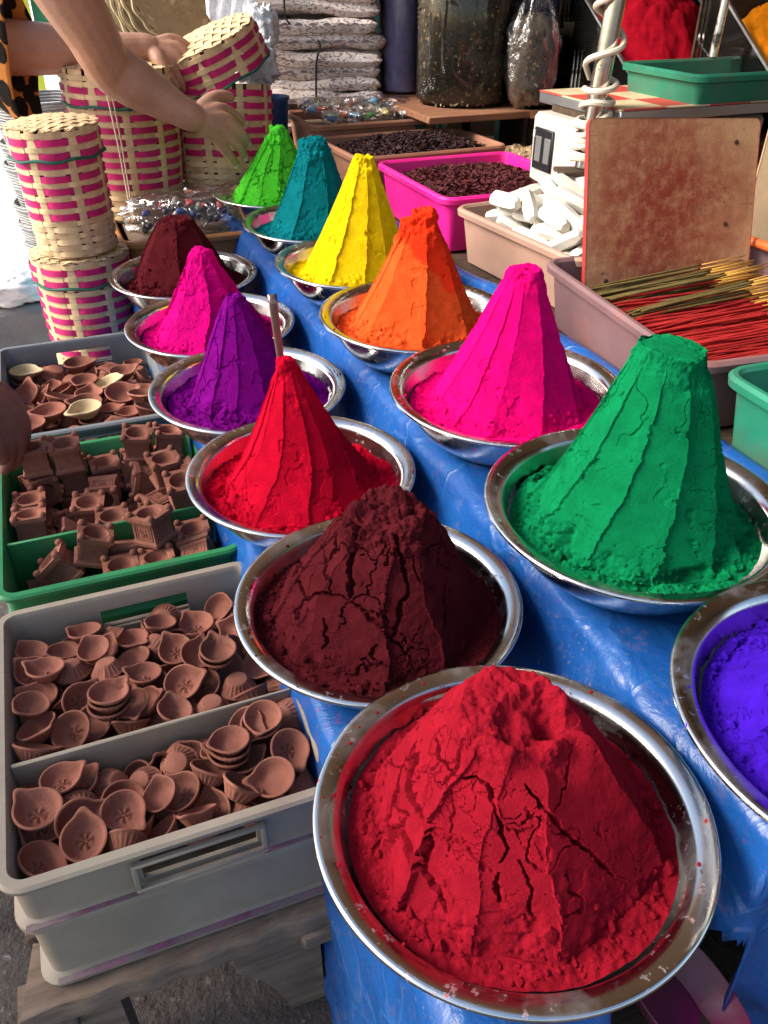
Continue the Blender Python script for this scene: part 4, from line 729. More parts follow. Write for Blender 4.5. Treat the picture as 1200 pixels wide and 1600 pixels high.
# ------------------------------------------------------------------ chalk sticks
CHALK = M_basic('white_chalk', (.66, .62, .54), .9, .05, 14, 160, .2, .002, dust=(.8, .70, .52), ds=9, dl=.55, dh=.7, damt=.5, spec=.15)
def chalk_mesh(L, r, seed):
    rr = np.random.default_rng(seed); m = MB(); nn = 6; P = []; jit = rr.uniform(.9, 1.08, nn)
    for x, s in ((-.5, .42), (-.49, .56), (-.455, .74), (-.38, .95), (-.05, 1.), (.36, .97), (.45, .76), (.49, .58), (.5, .44)):
        P.append([Vector((x * L + .002 * rr.uniform(-1, 1), r * s * jit[k] * (1 + .02 * rr.uniform(-1, 1)) * math.cos(2 * math.pi * k / nn), r * s * .87 * jit[k] * math.sin(2 * math.pi * k / nn))) for k in range(nn)])
    m.grid(P, cv=True); m.f.append(tuple(range(nn))[::-1]); m.f.append(tuple(8 * nn + k for k in range(nn))); m.m += [0, 0]
    me = m.mesh('chalk', CHALK, True, 40); return me
CH = [chalk_mesh(.145, .0215, 1), chalk_mesh(.135, .021, 2), chalk_mesh(.150, .0205, 3), chalk_mesh(.12, .022, 4)]
Rt = Matrix.Rotation(.09, 4, 'Z'); pc = Vector((1.2565, 1.865, 0))
for i, (k, p, q) in enumerate(r_k for r_k in rows(SIM_K, .026) if r_k[1].z < .93):
    o = link('chalk_stick', CH[i % 4]); pq = p - pc; p2 = Rt @ pq + pc; place(o, p2, Rt.to_quaternion() @ q)
    tag(o, 'white chalk stick %s %s of the tan tray heap' % ('on top' if p.z > .80 else 'low down', ('at the near side', 'in the middle', 'at the far side')[min(2, int((p.y - 1.66) / .14))]), 'chalk stick', 'chalk sticks heaped in the tan tray')
# ------------------------------------------------------------------ incense sticks in the mauve tray
INC_RED = M_basic('red_incense_paste', (.42, .025, .022), .95, .25, 30, 500, .6, .002, spec=.08, rnd=.25)
INC_OLIVE = M_basic('olive_incense_paste', (.17, .12, .04), .95, .25, 30, 500, .6, .002, spec=.08, rnd=.25)
BAMB = M_basic('yellow_bamboo_splint', (.62, .34, .06), .7, .15, 30, spec=.3, rnd=.15)
Lp, Lb = .30, .12
coat = MB().tube([(0, 0, 0), (.02, 0, .0), (Lp - .02, 0, 0), (Lp, 0, 0)], [.0016, .0026, .0026, .0018], 7)
core = MB().tube([(Lp - .005, 0, 0), (Lp + Lb, 0, 0)], .0013, 6)
CR, CO_, CB = coat.mesh('coating', INC_RED), coat.mesh('coating', INC_OLIVE), core.mesh('splint', BAMB)
ir = np.random.default_rng(77)
floor_ = MB().box((0, 0, 0), (.50, .50, .02)).build('packing_card', PLANK, None, loc=W(1.28, 1.275, .752), rot=TH - .1)
tag(floor_, 'brown packing card under the incense sticks in the mauve tray', 'card')
def stick(a, b, z, yaw, pitch, red, lab, grp):
    t = thing('incense_stick', lab, 'incense stick', W(a, b, z), (0, pitch, TH + yaw), grp)
    link('coating', CR if red else CO_, t); link('splint', CB, t)
n1 = 0
for i in range(210):
    f = i / 210; lay = i % 5
    a = 1.045 + .37 * ir.uniform(0, 1); b = 1.02 + .10 * (1.42 - a) / .4 * 0 + ir.uniform(-.005, .045) + (.03 if a > 1.3 else 0)
    stick(a, b, .770 + .0075 * lay + .03 * (a - 1.03), ir.normal(-.02, .07), -.015 + ir.normal(0, .02), True, 'thin red incense stick in the %s of the mauve tray' % ('near half' if a < 1.23 else 'far half'), 'red incense sticks')
for i in range(30):
    a = 1.40 + .085 * ir.uniform(0, 1); stick(a, 1.035 + ir.uniform(0, .03), .792 + .0065 * (i % 5), ir.normal(.02, .05), -.05 + ir.normal(0, .015), False, 'olive brown incense stick in the far bundle against the upright board', 'olive incense sticks by the board')
for i in range(12):
    a = 1.315 + .03 * ir.uniform(0, 1); stick(a, 1.05 + ir.uniform(0, .03), .806 + .006 * (i % 3), ir.normal(.05, .03), -.05 + ir.normal(0, .01), False, 'olive brown incense stick lying across the middle of the red sticks', 'olive incense sticks among the red ones')

# ------------------------------------------------------------------ upright boards
def mk_board():
    t = NT('stained_hardboard'); n = t.noise(3.2, 7, .65, dist=.3); f = t.noise(38, 6, .7)
    c = t.mix(t.ramp(n, .3, .72), (.68, .33, .15), (.78, .45, .23))
    sep = t.new('ShaderNodeSeparateXYZ'); t.l(t.co(), sep.inputs[0])
    dx = t.math('POWER', t.math('DIVIDE', t.math('SUBTRACT', sep.outputs[0], -.03), .19), 2.); dz = t.math('POWER', t.math('DIVIDE', t.math('SUBTRACT', sep.outputs[2], .17), .2), 2.)
    rr_ = t.math('ADD', t.math('MULTIPLY', t.math('ADD', dx, dz), .45), t.math('MULTIPLY', t.math('SUBTRACT', t.noise(8, 7, .7), .5), 1.3))
    blot = t.math('MULTIPLY', t.ramp(rr_, .06, .95, (1, 1, 1, 1), (0, 0, 0, 1)), 1.0)
    c = t.mix(t.math('MULTIPLY', blot, t.ramp(f, .1, .55)), c, (.33, .055, .028))
    c = t.mix(t.math('MULTIPLY', t.ramp(t.noise(16, 8, .75, dist=.4), .60, .68), .75), c, (.10, .045, .025))
    v = t.vec((3, 1, 30)); c = t.mix(t.math('MULTIPLY', t.ramp(t.noise(2.5, 6, .7, v), .56, .68), .4), c, (.26, .12, .06))
    t.set(col=c, rough=.75, spec=.25); t.bump(f, .35, .004); return t.mat
BOARD = mk_board(); BOARD2 = M_basic('pale_hardboard', (.44, .30, .17), .8, .15, 5, 60, .2, .004, dust=(.25, .14, .07), ds=5)
REDEDGE = M_basic('red_painted_edge', (.42, .035, .03), .6, .2, 20)
def board(label, BL, BR, up, mat_, th=.012, h=None, nail=True):
    BL, BR, up = Vector(BL), Vector(BR), Vector(up); x = (BR - BL); w = x.length; x.normalize(); H = up.length; zz = up.normalized(); y = zz.cross(x); y.normalize()
    t = thing('upright_board', label, 'board'); t.matrix_world = Matrix.Translation((BL + BR) / 2) @ Matrix((x, y, zz)).transposed().to_4x4()
    t.rotation_mode = 'XYZ'
    m = MB(); pts = [Vector((px, py, 0)) for px, py in rrect(w / 2, H / 2, .014, 4)]
    k = len(pts); m.v = [(p.x, -th / 2, p.y + H / 2) for p in pts] + [(p.x, th / 2, p.y + H / 2) for p in pts]
    m.f = [tuple(range(k)), tuple(range(k, 2 * k))[::-1]]; m.m = [0, 0]; m.build('panel', mat_, t, False)
    e = MB(); pe = [(-w / 2 - .0015, .0), (-w / 2 - .0015, H)]
    L = []
    for oy in (-th / 2 - .001, th / 2 + .001): L.append([Vector((p.x * (1 + .004), oy, (p.y) * 1.004 + H / 2)) for p in pts])
    e.grid(L, cv=True); e.build('edge_band', REDEDGE if nail else mat_, t, False)
    if nail:
        for px, pz in ((-w * .38, .016), (w * .36, H - .05), (w * .33, H * .36)): MB().lathe([(.0055, 0), (.0055, .0015), (.0003, .002)], 10).build('nail_head', TIMBER, t, loc=(px, -th / 2, pz), rot=(math.pi / 2, 0, 0))
    return t
board('large square brown board with red stains standing in the incense tray', (.449, 1.82, .785), (.868, 1.96, .785), (0, .10, .337), BOARD)
board('pale brown board leaning at the right edge behind the stained board', (.892, 2.10, .80), (1.20, 2.05, .80), (.13, .15, .32), BOARD2, nail=False)
# red box between the boards
rb_ = tray('plastic_tray', 'red plastic tub of tan powder seen between the two boards', 1.80, 2.02, 1.72, 2.0, .70, .905, M_basic('red_tub', (.55, .03, .025), .45, .1), 0., .02, .03)
m = MB(); m.grid([[Vector((.12 * math.cos(t) * r, .10 * math.sin(t) * r, .05 * (1 - r) + .004 * math.sin(9 * t + 20 * r))) for r in (0.01, .2, .4, .6, .8, 1)] for t in [2 * math.pi * i / 40 for i in range(40)]], cu=True)
tag(m.build('powder_heap', M_powder('tan_powder', (.45, .24, .10)), None, loc=W(1.91, 1.86, .885), rot=TH), 'tan powder mounded in the red tub between the boards', 'powder')
MB_o = MB().tube([W(1.02, 1.60, .842), W(1.60, 1.545, .852)], .011, 10).build('orange_rod', M_basic('orange_plastic', (.85, .17, .04), .4)); tag(MB_o, 'orange plastic rod along the far rim of the incense tray', 'rod')

# ------------------------------------------------------------------ weighing scale
ENAMEL = M_basic('cream_enamel', (.62, .56, .47), .45, .08, 8, 90, .1, .003, dust=(.35, .26, .18), ds=6, dl=.52, damt=.6)
GALV = M_basic('galvanised_edge', (.55, .55, .55), .35, .1, metal=.9)
st = thing('weighing_scale', 'cream enamel platform scale with a black meter plate, under the checked cloth', 'scale', W(2.21, 1.70, .695), TH)
MB().box((0, 0, .175), (.60, .31, .33), bev=.012).build('housing', ENAMEL, st)
MB().box((-.005, -.0, .352), (.5, .26, .026), bev=.004).build('neck', TIMBER, st)
mp = MB().box((-.3035, .075, .245), (.008, .105, .115), bev=.003).build('meter_plate', BLACKP, st)
for y in (.045, .095): MB().box((-.3085, y, .245), (.004, .032, .07), bev=.0015).build('switch', M_basic('grey_switch', (.16, .155, .15), .35), mp)
MB().box((-.309, .122, .285), (.003, .012, .02)).build('pilot_lamp', M_basic('pale_button', (.45, .43, .4), .4), mp)
pf = MB(); pf.box((0, 0, 0), (.61, .42, .03), bev=.003); pfo = pf.build('platform', GALV, st, loc=(.05, -.005, .370))
t_ = NT('checked_oilcloth'); ck = t_.new('ShaderNodeTexChecker'); ck.inputs['Scale'].default_value = 7.2; ck.inputs['Color1'].default_value = (.62, .07, .05, 1); ck.inputs['Color2'].default_value = (.72, .56, .33, 1)
mp_ = t_.new('ShaderNodeMapping'); mp_.inputs['Location'].default_value = (.02, .055, .5); mp_.inputs['Rotation'].default_value = (0, 0, 0); t_.l(t_.co(), mp_.inputs[0]); t_.l(mp_.outputs[0], ck.inputs[0]); t_.set(col=t_.mix(t_.math('MULTIPLY', t_.ramp(t_.noise(9, 6, .7), .5, .7), .4), ck.outputs[0], (.3, .17, .1)), rough=.55)
MB().box((0, 0, .0165), (.612, .422, .003)).build('checked_cloth', t_.mat, pfo)
# post with coiled cable
PAINTED = M_basic('worn_chrome_tube', (.80, .79, .77), .16, .05, 12, 200, .03, .001, dust=(.05, .04, .035), ds=22, dl=.60, dh=.66, damt=.8, metal=1.)
CHROME = M_basic('scratched_chrome', (.75, .74, .72), .28, .1, 12, 200, .05, .001, dust=(.03, .025, .02), ds=7, dl=.55, dh=.6, metal=.95, damt=.9)
CABLE = M_basic('cream_cable', (.72, .62, .48), .5, .1, 12, dust=(.4, .28, .2), ds=10, damt=.4)
pb, pt = Vector((.551, 2.42, .955)), Vector((.648, 2.42, 2.3)); dr = (pt - pb).normalized()
po = thing('awning_post', 'shiny steel post with cream cable coiled round it beside the scale', 'post', pb, 0)
MB().tube([(0, 0, -.02), dr * 1.35], .025, 24).build('tube', PAINTED, po)
def helix(z0, z1, turns, r, ph=0.):
    n = int(turns * 18); u = dr.cross(Vector((0, 1, 0))).normalized(); w = dr.cross(u)
    return [dr * (z0 + (z1 - z0) * i / n + .005 * math.sin(i * .5)) + (u * math.cos(ph + i * 2 * math.pi / 18) + w * math.sin(ph + i * 2 * math.pi / 18)) * (r + .004 * math.sin(i * .37)) for i in range(n + 1)]
cable_pts = helix(.0, .10, 6.3, .037) + helix(.108, .20, 2.6, .040, 6.3 * 6.283)[1:] + helix(.215, .40, 1.4, .043, 8.9 * 6.283)[1:] + helix(.41, .95, 1.6, .036, 10.3 * 6.283)[1:]
MB().tube(cable_pts, .0078, 8).build('cable', CABLE, po)
MB().box((-.03, -.01, -.028), (.10, .07, .012), bev=.003).build('bracket', TIMBER, po)
MB().tube([W(2.335, 2.0, 1.16), W(2.335, 2.03, 1.9)], .013, 12).build('thin_rod', CHROME, None); tag(bpy.data.objects['thin_rod'], 'thin shiny steel rod standing in front of the red powder bin', 'rod')
MB().tube([W(2.95, 1.90, .95), W(2.93, 1.93, 1.9)], .012, 12).build('thin_rod', CHROME, None); tag(bpy.data.objects['thin_rod.001'], 'thin steel rod behind the steel post in the dark shop', 'rod')

# ------------------------------------------------------------------ glass, film
def mk_glass(name, tint=(1, 1, 1), rough=.03, film=.0, wr=0., gain=1.):
    t = NT(name); gl = t.new('ShaderNodeBsdfGlossy'); gl.inputs['Roughness'].default_value = rough; gl.inputs['Color'].default_value = (1, 1, 1, 1)
    tr = t.new('ShaderNodeBsdfTransparent'); tr.inputs[0].default_value = tint + (1,)
    fr = t.new('ShaderNodeFresnel'); fr.inputs[0].default_value = 1.45; mx = t.new('ShaderNodeMixShader')
    fac = t.math('MINIMUM', t.math('ADD', t.math('MULTIPLY', fr.outputs[0], gain), film), 1.)
    if wr:
        b = t.new('ShaderNodeBump'); b.inputs['Strength'].default_value = wr; b.inputs['Distance'].default_value = .02; t.l(t.noise(22, 4, .6, dist=1.5), b.inputs['Height']); t.l(b.outputs[0], gl.inputs['Normal']); t.l(b.outputs[0], fr.inputs['Normal'])
    t.l(fac, mx.inputs[0]); t.l(tr.outputs[0], mx.inputs[1]); t.l(gl.outputs[0], mx.inputs[2]); t.l(mx.outputs[0], t.o.inputs[0]); return t.mat
GLASS = mk_glass('clear_glass', (.93, .96, .95), .04); FILM = mk_glass('clear_plastic_film', (.96, .96, .97), .16, .03, .45, .55)
# ------------------------------------------------------------------ glass powder bins at the back right
def bin_(label, plabel, a, b, z, w, dpt, h, col, seed, rot=0.):
    t = thing('glass_bin', label, 'bin', W(a, b, z), TH + rot)
    for c, d in (((0, -dpt / 2, h * .11), (w, .008, h * .22)),): MB().box(c, d).build('front_pane', GLASS, t)
    for sx in (-1, 1):
        m = MB(); q = [(-dpt / 2, 0), (dpt / 2, 0), (dpt / 2, h), (dpt * .35, h), (-dpt / 2, h * .22)]
        m.v = [(sx * w / 2 - .004, y, zz) for y, zz in q] + [(sx * w / 2 + .004, y, zz) for y, zz in q]; m.f = [(0, 1, 2, 3, 4), (9, 8, 7, 6, 5)] + [(i, (i + 1) % 5, (i + 1) % 5 + 5, i + 5) for i in range(5)]; m.m = [0] * 7; m.build('side_pane', GLASS, t, False)
        MB().box((sx * w / 2, -dpt * .075, h * .61 + .006), (.010, math.hypot(h * .78, dpt * .85), .008), Matrix.Rotation(math.atan2(h * .78, dpt * .85), 3, 'X')).build('trim', GALV, t)
    MB().box((0, 0, -.012), (w + .02, dpt + .02, .02)).build('base', TIMBER, t); MB().box((0, dpt / 2 + .008, h / 2), (w, .01, h)).build('back_panel', TIMBER, t)
    n = 70; xs = np.linspace(-w / 2 + .008, w / 2 - .008, n); ys = np.linspace(-dpt / 2 + .008, dpt / 2 - .006, n); X, Y = np.meshgrid(xs, ys, indexing='ij'); X = X.ravel(); Y = Y.ravel(); f = (Y + dpt / 2) / dpt
    Z = h * np.clip(.28 + .74 * np.sin(np.pi * np.clip(f * .8 + .02, 0, 1)) ** 1.3 - .42 * np.abs(X / w * 2) ** 1.8, .12, 1.1) + .012 * fbm(np.stack([X * 26, Y * 26, X * 0], 1), 5, seed, .6)
    nb = [(i * n, 0) for i in range(n)]
    V = np.stack([X, Y, Z], 1); Fc = gridfaces(n, n)
    # skirt down to the floor of the bin
    V2 = V.copy(); V2[:, 2] = .002; m2 = np.r_[np.arange(0, n * n, n), ]; e1 = np.arange(n) * n; e2 = np.arange(n); e3 = (n - 1) * n + np.arange(n)
    sk = [np.stack([e[:-1], e[1:], e[1:] + n * n, e[:-1] + n * n], 1) for e in (e1, e2, e3)]
    o = link('powder_heap', np_mesh('powder_heap', np.concatenate([V, V2]), np.concatenate([Fc] + sk), M_powder('bin_powder_%d' % seed, col)), None, W(a, b, z), TH + rot); tag(o, plabel, 'powder')
bin_('glass bin of scarlet powder at the back right', 'scarlet powder sloping up in the glass bin at the back', 2.80, 2.13, .975, .48, .52, .36, (.55, .008, .025), 41, .0)
bin_('glass bin of orange turmeric powder in the top right corner', 'orange yellow powder in the glass bin in the top right corner', 2.28, 2.27, .975, .40, .46, .35, (.80, .25, .008), 42, .0)
sh_ = thing('bin_stand', 'dark wooden stand under the glass powder bins', 'stand', W(2.5, 2.28, 0), TH)
MB().box((0, .25, .955), (.80, 1.5, .03), bev=.004).build('top', TIMBER, sh_)
for x in (-.36, .36):
    for y in (-.42, .9): MB().box((x, y, .47), (.06, .06, .94)).build('leg', TIMBER, sh_)
# jars of lids behind the bins
BLUEL = M_basic('blue_lid_plastic', (.02, .20, .42), .4, .1)
for i, (x, y, nm) in enumerate(((1.06, 3.74, 'left'), (1.27, 3.68, 'right'))):
    t = thing('lidded_jar', 'blue lidded jar behind the glass bins, %s' % ('nearer the red powder' if i == 0 else 'nearer the right edge'), 'jar', (x, y, .985), 0, 'blue lidded jars')
    MB().lathe([(.085, 0), (.09, .02), (.09, .27), (.08, .285)], 32, cap=True).build('body', GLASS, t); MB().lathe([(.092, .285), (.094, .33), (.085, .336), (.0005, .337)], 32).build('lid', BLUEL, t)
    MB().lathe([(.082, .004), (.084, .17), (.0005, .18)], 24).build('contents', M_powder('jar_powder%d' % i, (.25, .03, .04)), t)

# ------------------------------------------------------------------ shelf, glass jars, sacks
sf = thing('wooden_shelf', 'reddish wooden shelf board carrying the big seed jar', 'shelf', W(3.28, 1.66, .925), TH)
MB().box((0, 0, 0), (.66, .62, .026), bev=.004).build('board', SHELFW, sf)
for x in (-.28, .28):
    for y in (-.1, .26): MB().box((x, y, -.122), (.045, .045, .216)).build('support', M_basic('dark_green_paint', (.02, .07, .055), .5), sf)
def seeds(name, par, R, h, n, seed, cols, z0=.006):
    t = NT(name); gi = t.new('ShaderNodeNewGeometry'); r_ = np.random.default_rng(seed)
    rp = t.new('ShaderNodeValToRGB'); rp.color_ramp.interpolation = 'CONSTANT'; e = rp.color_ramp.elements
    e[0].color = cols[0] + (1,); e[1].position = .6; e[1].color = cols[1] + (1,)
    for k, p in enumerate((.82, .94)): q = e.new(p); q.color = cols[2 + k] + (1,)
    t.l(gi.outputs['Random Per Island'], rp.inputs[0]); t.set(col=rp.outputs[0], rough=.6)
    th = r_.uniform(0, 6.28, n); z = r_.uniform(z0, h, n); L = r_.uniform(.004, .010, n); c0 = np.stack([R * np.cos(th), R * np.sin(th), z], 1)
    T = np.stack([-np.sin(th), np.cos(th), th * 0], 1); Nn = np.stack([np.cos(th), np.sin(th), th * 0], 1); al = r_.uniform(0, 3.14, n); Z = np.array([0, 0, 1.])
    U = T * np.cos(al)[:, None] + Z * np.sin(al)[:, None]; Vv = -T * np.sin(al)[:, None] + Z * np.cos(al)[:, None]; tl = r_.normal(0, .35, n)[:, None]
    pts = np.stack([c0 - U * L[:, None] + Nn * tl * L[:, None], c0 - Vv * L[:, None] * .55, c0 + U * L[:, None] - Nn * tl * L[:, None], c0 + Vv * L[:, None] * .55], 1).reshape(-1, 3)
    o = link('seeds', np_mesh('seeds', pts, np.arange(4 * n).reshape(n, 4), t.mat, False), par); o['kind'] = 'stuff'; return o
SEEDB = M_basic('dark_seed_mass', (.085, .06, .038), .9, .4, 60, 200, .6, .004)
t = thing('glass_jar', 'big glass jar of dark mixed seeds on the wooden shelf', 'jar', W(3.25, 1.60, .939), TH)
MB().lathe([(.150, .0), (.178, .008), (.187, .03), (.187, .46), (.17, .50), (.16, .55)], 64).build('glass_wall', GLASS, t)
co = MB().lathe([(.14, .003), (.172, .012), (.181, .032), (.181, .43), (.0005, .44)], 64).build('contents', SEEDB, t)
seeds('mixed_seed', co, .1815, .43, 2600, 51, [(.09, .06, .035), (.16, .11, .05), (.45, .32, .15), (.22, .07, .04)])
MB().lathe([(.165, .545), (.168, .60), (.0005, .605)], 48).build('lid', M_basic('dark_red_lid', (.25, .03, .03), .4), t)
t = thing('glass_jar', 'tall narrow glass jar of mauve powder behind the big seed jar', 'jar', (.075, 3.86, .945), 0)
MB().lathe([(.075, 0), (.088, .008), (.091, .03), (.091, .55), (.08, .58)], 48).build('glass_wall', GLASS, t)
MB().lathe([(.07, .003), (.084, .012), (.087, .03), (.087, .52), (.0005, .53)], 48).build('contents', M_powder('mauve_powder', (.40, .31, .55)), t)
MB().box((.05, 3.92, .93), (.36, .3, .026), bev=.003).build('wooden_shelf', SHELFW, None); tag(bpy.data.objects['wooden_shelf.001'], 'small shelf board under the mauve powder jar', 'shelf')
for x in (-.08, .18): MB().box((x, 3.92, .456), (.04, .04, .912)).build('support', TIMBER, bpy.data.objects['wooden_shelf.001'])
def lump(name, parts_mat, par, sx, sy, sz, seed, amp=.12, fs=5., n=(48, 32), neck=0., pw=.7, loc=None, rot=None):
    th = np.linspace(0, 2 * np.pi, n[0], endpoint=False); ph = np.linspace(0.02, np.pi - .02, n[1]); T, Pp = np.meshgrid(th, ph, indexing='ij'); T = T.ravel(); Pp = Pp.ravel()
    q = np.stack([np.cos(T) * np.sin(Pp), np.sin(T) * np.sin(Pp), np.cos(Pp)], 1); q = np.sign(q) * np.abs(q) ** pw
    f = 1 + amp * fbm(q * fs, 4, seed)
    if amp > 0: f += amp * .8 * (1 - np.abs(noise(q * fs * 1.7, seed + 4))) ** 4
    P = q * f[:, None] * np.array([sx, sy, sz])
    if neck: k = sstep(.55, 1., q[:, 2]); P[:, :2] *= (1 - .85 * k)[:, None]; P[:, 2] += k * neck
    return link(name, np_mesh(name, P, gridfaces(n[0], n[1], True), parts_mat), par, loc, rot)
t = thing('seed_bag', 'knotted clear plastic bag of dark seeds beside the big jar', 'bag', (.545, 3.47, .94), 0)
lump('film', FILM, t, .095, .08, .165, 61, .10, 4, neck=.11, loc=(0, 0, .165)); lump('contents', SEEDB, t, .083, .07, .145, 61, .10, 4, loc=(0, 0, .150))
sd = seeds('bag_seed', t, .078, .26, 500, 62, [(.05, .035, .02), (.09, .06, .03), (.25, .16, .07), (.13, .05, .03)], .04)
t = thing('herb_tin', 'dark metal drum of dried bark in the shade behind the post', 'tin', (.78, 3.62, .94), 0)
MB().lathe([(.13, 0), (.135, .01), (.135, .15), (.142, .155), (.142, .163), (.13, .165), (.13, .02), (.0005, .02)], 40).build('body', M_basic('dull_tin', (.16, .14, .12), .4, .2, metal=.7), t)
lump('dried_bark', M_basic('dried_bark', (.14, .085, .045), .9, .5, 40, 90, .8, .02), t, .125, .125, .16, 63, .22, 6, loc=(0, 0, .18))
MB().box((.80, 3.62, .925), (.5, .45, .026)).build('wooden_shelf', SHELFW); tag(bpy.data.objects['wooden_shelf.002'], 'shelf board under the dark herb drum', 'shelf')
for x in (.6, 1.0): MB().box((x, 3.62, .456), (.04, .04, .91)).build('support', TIMBER, bpy.data.objects['wooden_shelf.002'])
# blue mesh basket
t = thing('mesh_basket', 'dark blue plastic mesh basket above the bag of seeds', 'basket', (.60, 3.80, 1.19), 0)
NB_ = M_basic('navy_plastic', (.012, .025, .12), .4, .1)
for k in range(7): z = .02 + .036 * k; MB().tube([((.15 + .012 * k) * math.cos(2 * math.pi * i / 40), (.12 + .010 * k) * math.sin(2 * math.pi * i / 40), z) for i in range(40)], .007 if k in (0, 6) else .005, 6, closed=True).build('ring', NB_, t)
for i in range(36):
    a = 2 * math.pi * i / 36; MB().tube([(.148 * math.cos(a), .118 * math.sin(a), .015), (.226 * math.cos(a), .184 * math.sin(a), .24)], .005, 5).build('slat', NB_, t)
MB().lathe([(.0005, .012), (.145, .012), (.145, .022), (.0005, .022)], 32).build('base', NB_, t).scale = (1, .8, 1)
MB().box((.60, 3.80, 1.175), (.55, .34, .022)).build('wooden_shelf', TIMBER); tag(bpy.data.objects['wooden_shelf.003'], 'high dark shelf board under the blue mesh basket', 'shelf')
for x in (.36, .86): MB().box((x, 3.94, .58), (.035, .035, 1.165)).build('support', TIMBER, bpy.data.objects['wooden_shelf.003'])
# crinkled foil bag and little carton behind the petals
FOIL = M_basic('gold_brown_film', (.55, .36, .2), .25, .25, 9, 30, .9, .02, spec=.8)
tag(lump('foil_bag', FOIL, None, .17, .10, .055, 65, .16, 4, loc=W(2.86, 1.62, .775), rot=TH), 'crinkled golden brown plastic bag beside the petal tray', 'bag')
tag(lump('foil_bag', FOIL, None, .11, .09, .05, 66, .16, 4, loc=W(2.66, 1.66, .77), rot=TH + .4), 'crumpled clear brown bag in front of the golden one', 'bag')
t = thing('small_carton', 'small dark blue carton with white script by the scale', 'carton', W(2.58, 1.63, .845), TH - .25)
CARTON = M_basic('navy_carton', (.03, .015, .05), .4, .1); CBROWN = M_basic('brown_carton', (.10, .035, .02), .45, .1)
MB().box((0, 0, .035), (.15, .09, .07), bev=.002).build('box', CARTON, t); MB().box((.0, 0, .0712), (.149, .089, .0015)).build('top_panel', CBROWN, t)
m = MB(); m.tube([(-.055, -.0455, .028), (-.047, -.0455, .024), (-.040, -.0455, .030), (-.034, -.0455, .042), (-.030, -.0455, .028), (-.02, -.0455, .026), (-.013, -.0455, .034), (-.010, -.0455, .022), (-.018, -.0455, .014)], .0022, 5); m.tube([(-.004, -.0455, .04), (-.006, -.0455, .028), (.004, -.0455, .027)], .0022, 5)
m.build('script_mark', WHITEP, t); MB().lathe([(.009, 0), (.009, .001), (.0003, .001)], 16).build('round_seal', M_basic('gold_seal', (.6, .45, .2), .4), t, loc=(.045, -.0455, .035), rot=(math.pi / 2, 0, 0))

# ------------------------------------------------------------------ newspaper bag bundles
def mk_news():
    t = NT('newsprint'); c = t.mix(t.ramp(t.noise(6, 4), .3, .7), (.78, .63, .56), (.90, .80, .73))
    lay = t.noise(1., 3, .6, t.vec((5, 5, 210)), .4); c = t.mix(t.math('MULTIPLY', t.ramp(lay, .56, .66), .25), c, (.45, .33, .29))
    v = t.vec((75, 75, 160)); tx = t.math('MULTIPLY', t.ramp(t.noise(1., 1, .5, v), .54, .6), t.ramp(t.noise(4.5, 2), .47, .53)); c = t.mix(t.math('MULTIPLY', tx, .8), c, (.20, .07, .07))
    t.set(col=c, rough=.8, spec=.2); b = t.bump(lay, .3, .004); t.bump(t.noise(9, 5, .6, dist=.8), .4, .02, b); return t.mat
NEWS = mk_news(); INK = M_basic('grey_ink', (.22, .19, .2), .8)
def packet(par, x, y, z, w, dp, h, seed, yaw, printed):
    n = 34; r_ = np.random.default_rng(seed); P = []
    us = np.linspace(-1, 1, n); X, Y = np.meshgrid(us, us, indexing='ij'); X = X.ravel(); Y = Y.ravel()
    bul = (np.clip(1 - np.abs(X) ** 9, 0, 1) * np.clip(1 - np.abs(Y) ** 14, 0, 1)) ** .3
    nz = fbm(np.stack([X * 2.2, Y * 1.6, X * 0 + seed], 1), 4, seed)
    ex = 1 + .035 * noise(np.stack([Y * 3, X * 0, X * 0 + seed], 1), seed + 1)
    top = np.stack([X * w / 2 * ex, Y * dp / 2 * (1 + .03 * noise(np.stack([X * 3, Y * 0, X * 0], 1), seed + 2)), h * .5 * bul * (1 + .35 * nz) + h * .35 * noise(np.stack([X * 1.3, Y * .8, X * 0 + seed], 1), seed + 6)], 1)
    bot = top.copy(); bot[:, 2] = top[:, 2] - h * bul * .95
    V = np.concatenate([top, bot]); F = gridfaces(n, n); F = np.concatenate([F, F[:, ::-1] + n * n])
    o = link('paper_bag', np_mesh('paper_bag', V, F, NEWS), par, (x, y, z), yaw)
    if printed:
        m = MB(); kk = 9
        for i in range(kk):
            cx = -w * .40 + i * w * .095; zz = -.002
            yb = -dp / 2 * 1.0
            q = [Vector((cx + .016 * math.cos(a), yb - .004, zz + .009 * abs(math.sin(a)) * (1 if math.sin(a) > 0 else -.15))) for a in [2 * math.pi * k / 12 for k in range(12)]]
            m.add(q + [p + Vector((0, -.0006, 0)) for p in q], [tuple(range(12)), tuple(range(12, 24))[::-1]])
        m.build('printed_edge', INK, o, False)
    return o
def bundle(label, p, z0, n, h, seed, yaw):
    t = thing('paper_bag_bundle', label, 'bundle', (p[0], p[1], z0), yaw, 'tied bundles of newspaper bags'); r_ = np.random.default_rng(seed)
    for i in range(n): packet(t, r_.uniform(-.02, .02), r_.uniform(-.012, .012), h * (i + .5), .60 * r_.uniform(.95, 1.04), .30, h * 1.12, seed + i, r_.uniform(-.05, .05), i % 2 == 0)
    s_ = MB(); xo = .04 * (1 if seed % 2 else -1); H = n * h
    pts = []
    for k in range(48):
        a = 2 * math.pi * k / 48; cy, cz = math.cos(a), math.sin(a); y = .166 * (abs(cy) ** .35) * (1 if cy > 0 else -1); zc = (H / 2 + .006) * (abs(cz) ** .35) * (1 if cz > 0 else -1); pts.append((xo + .012 * math.sin(k * .7), y, H / 2 + zc))
    s_.tube(pts, .0042, 6, closed=True); s_.build('string', BLACKP, t); return t
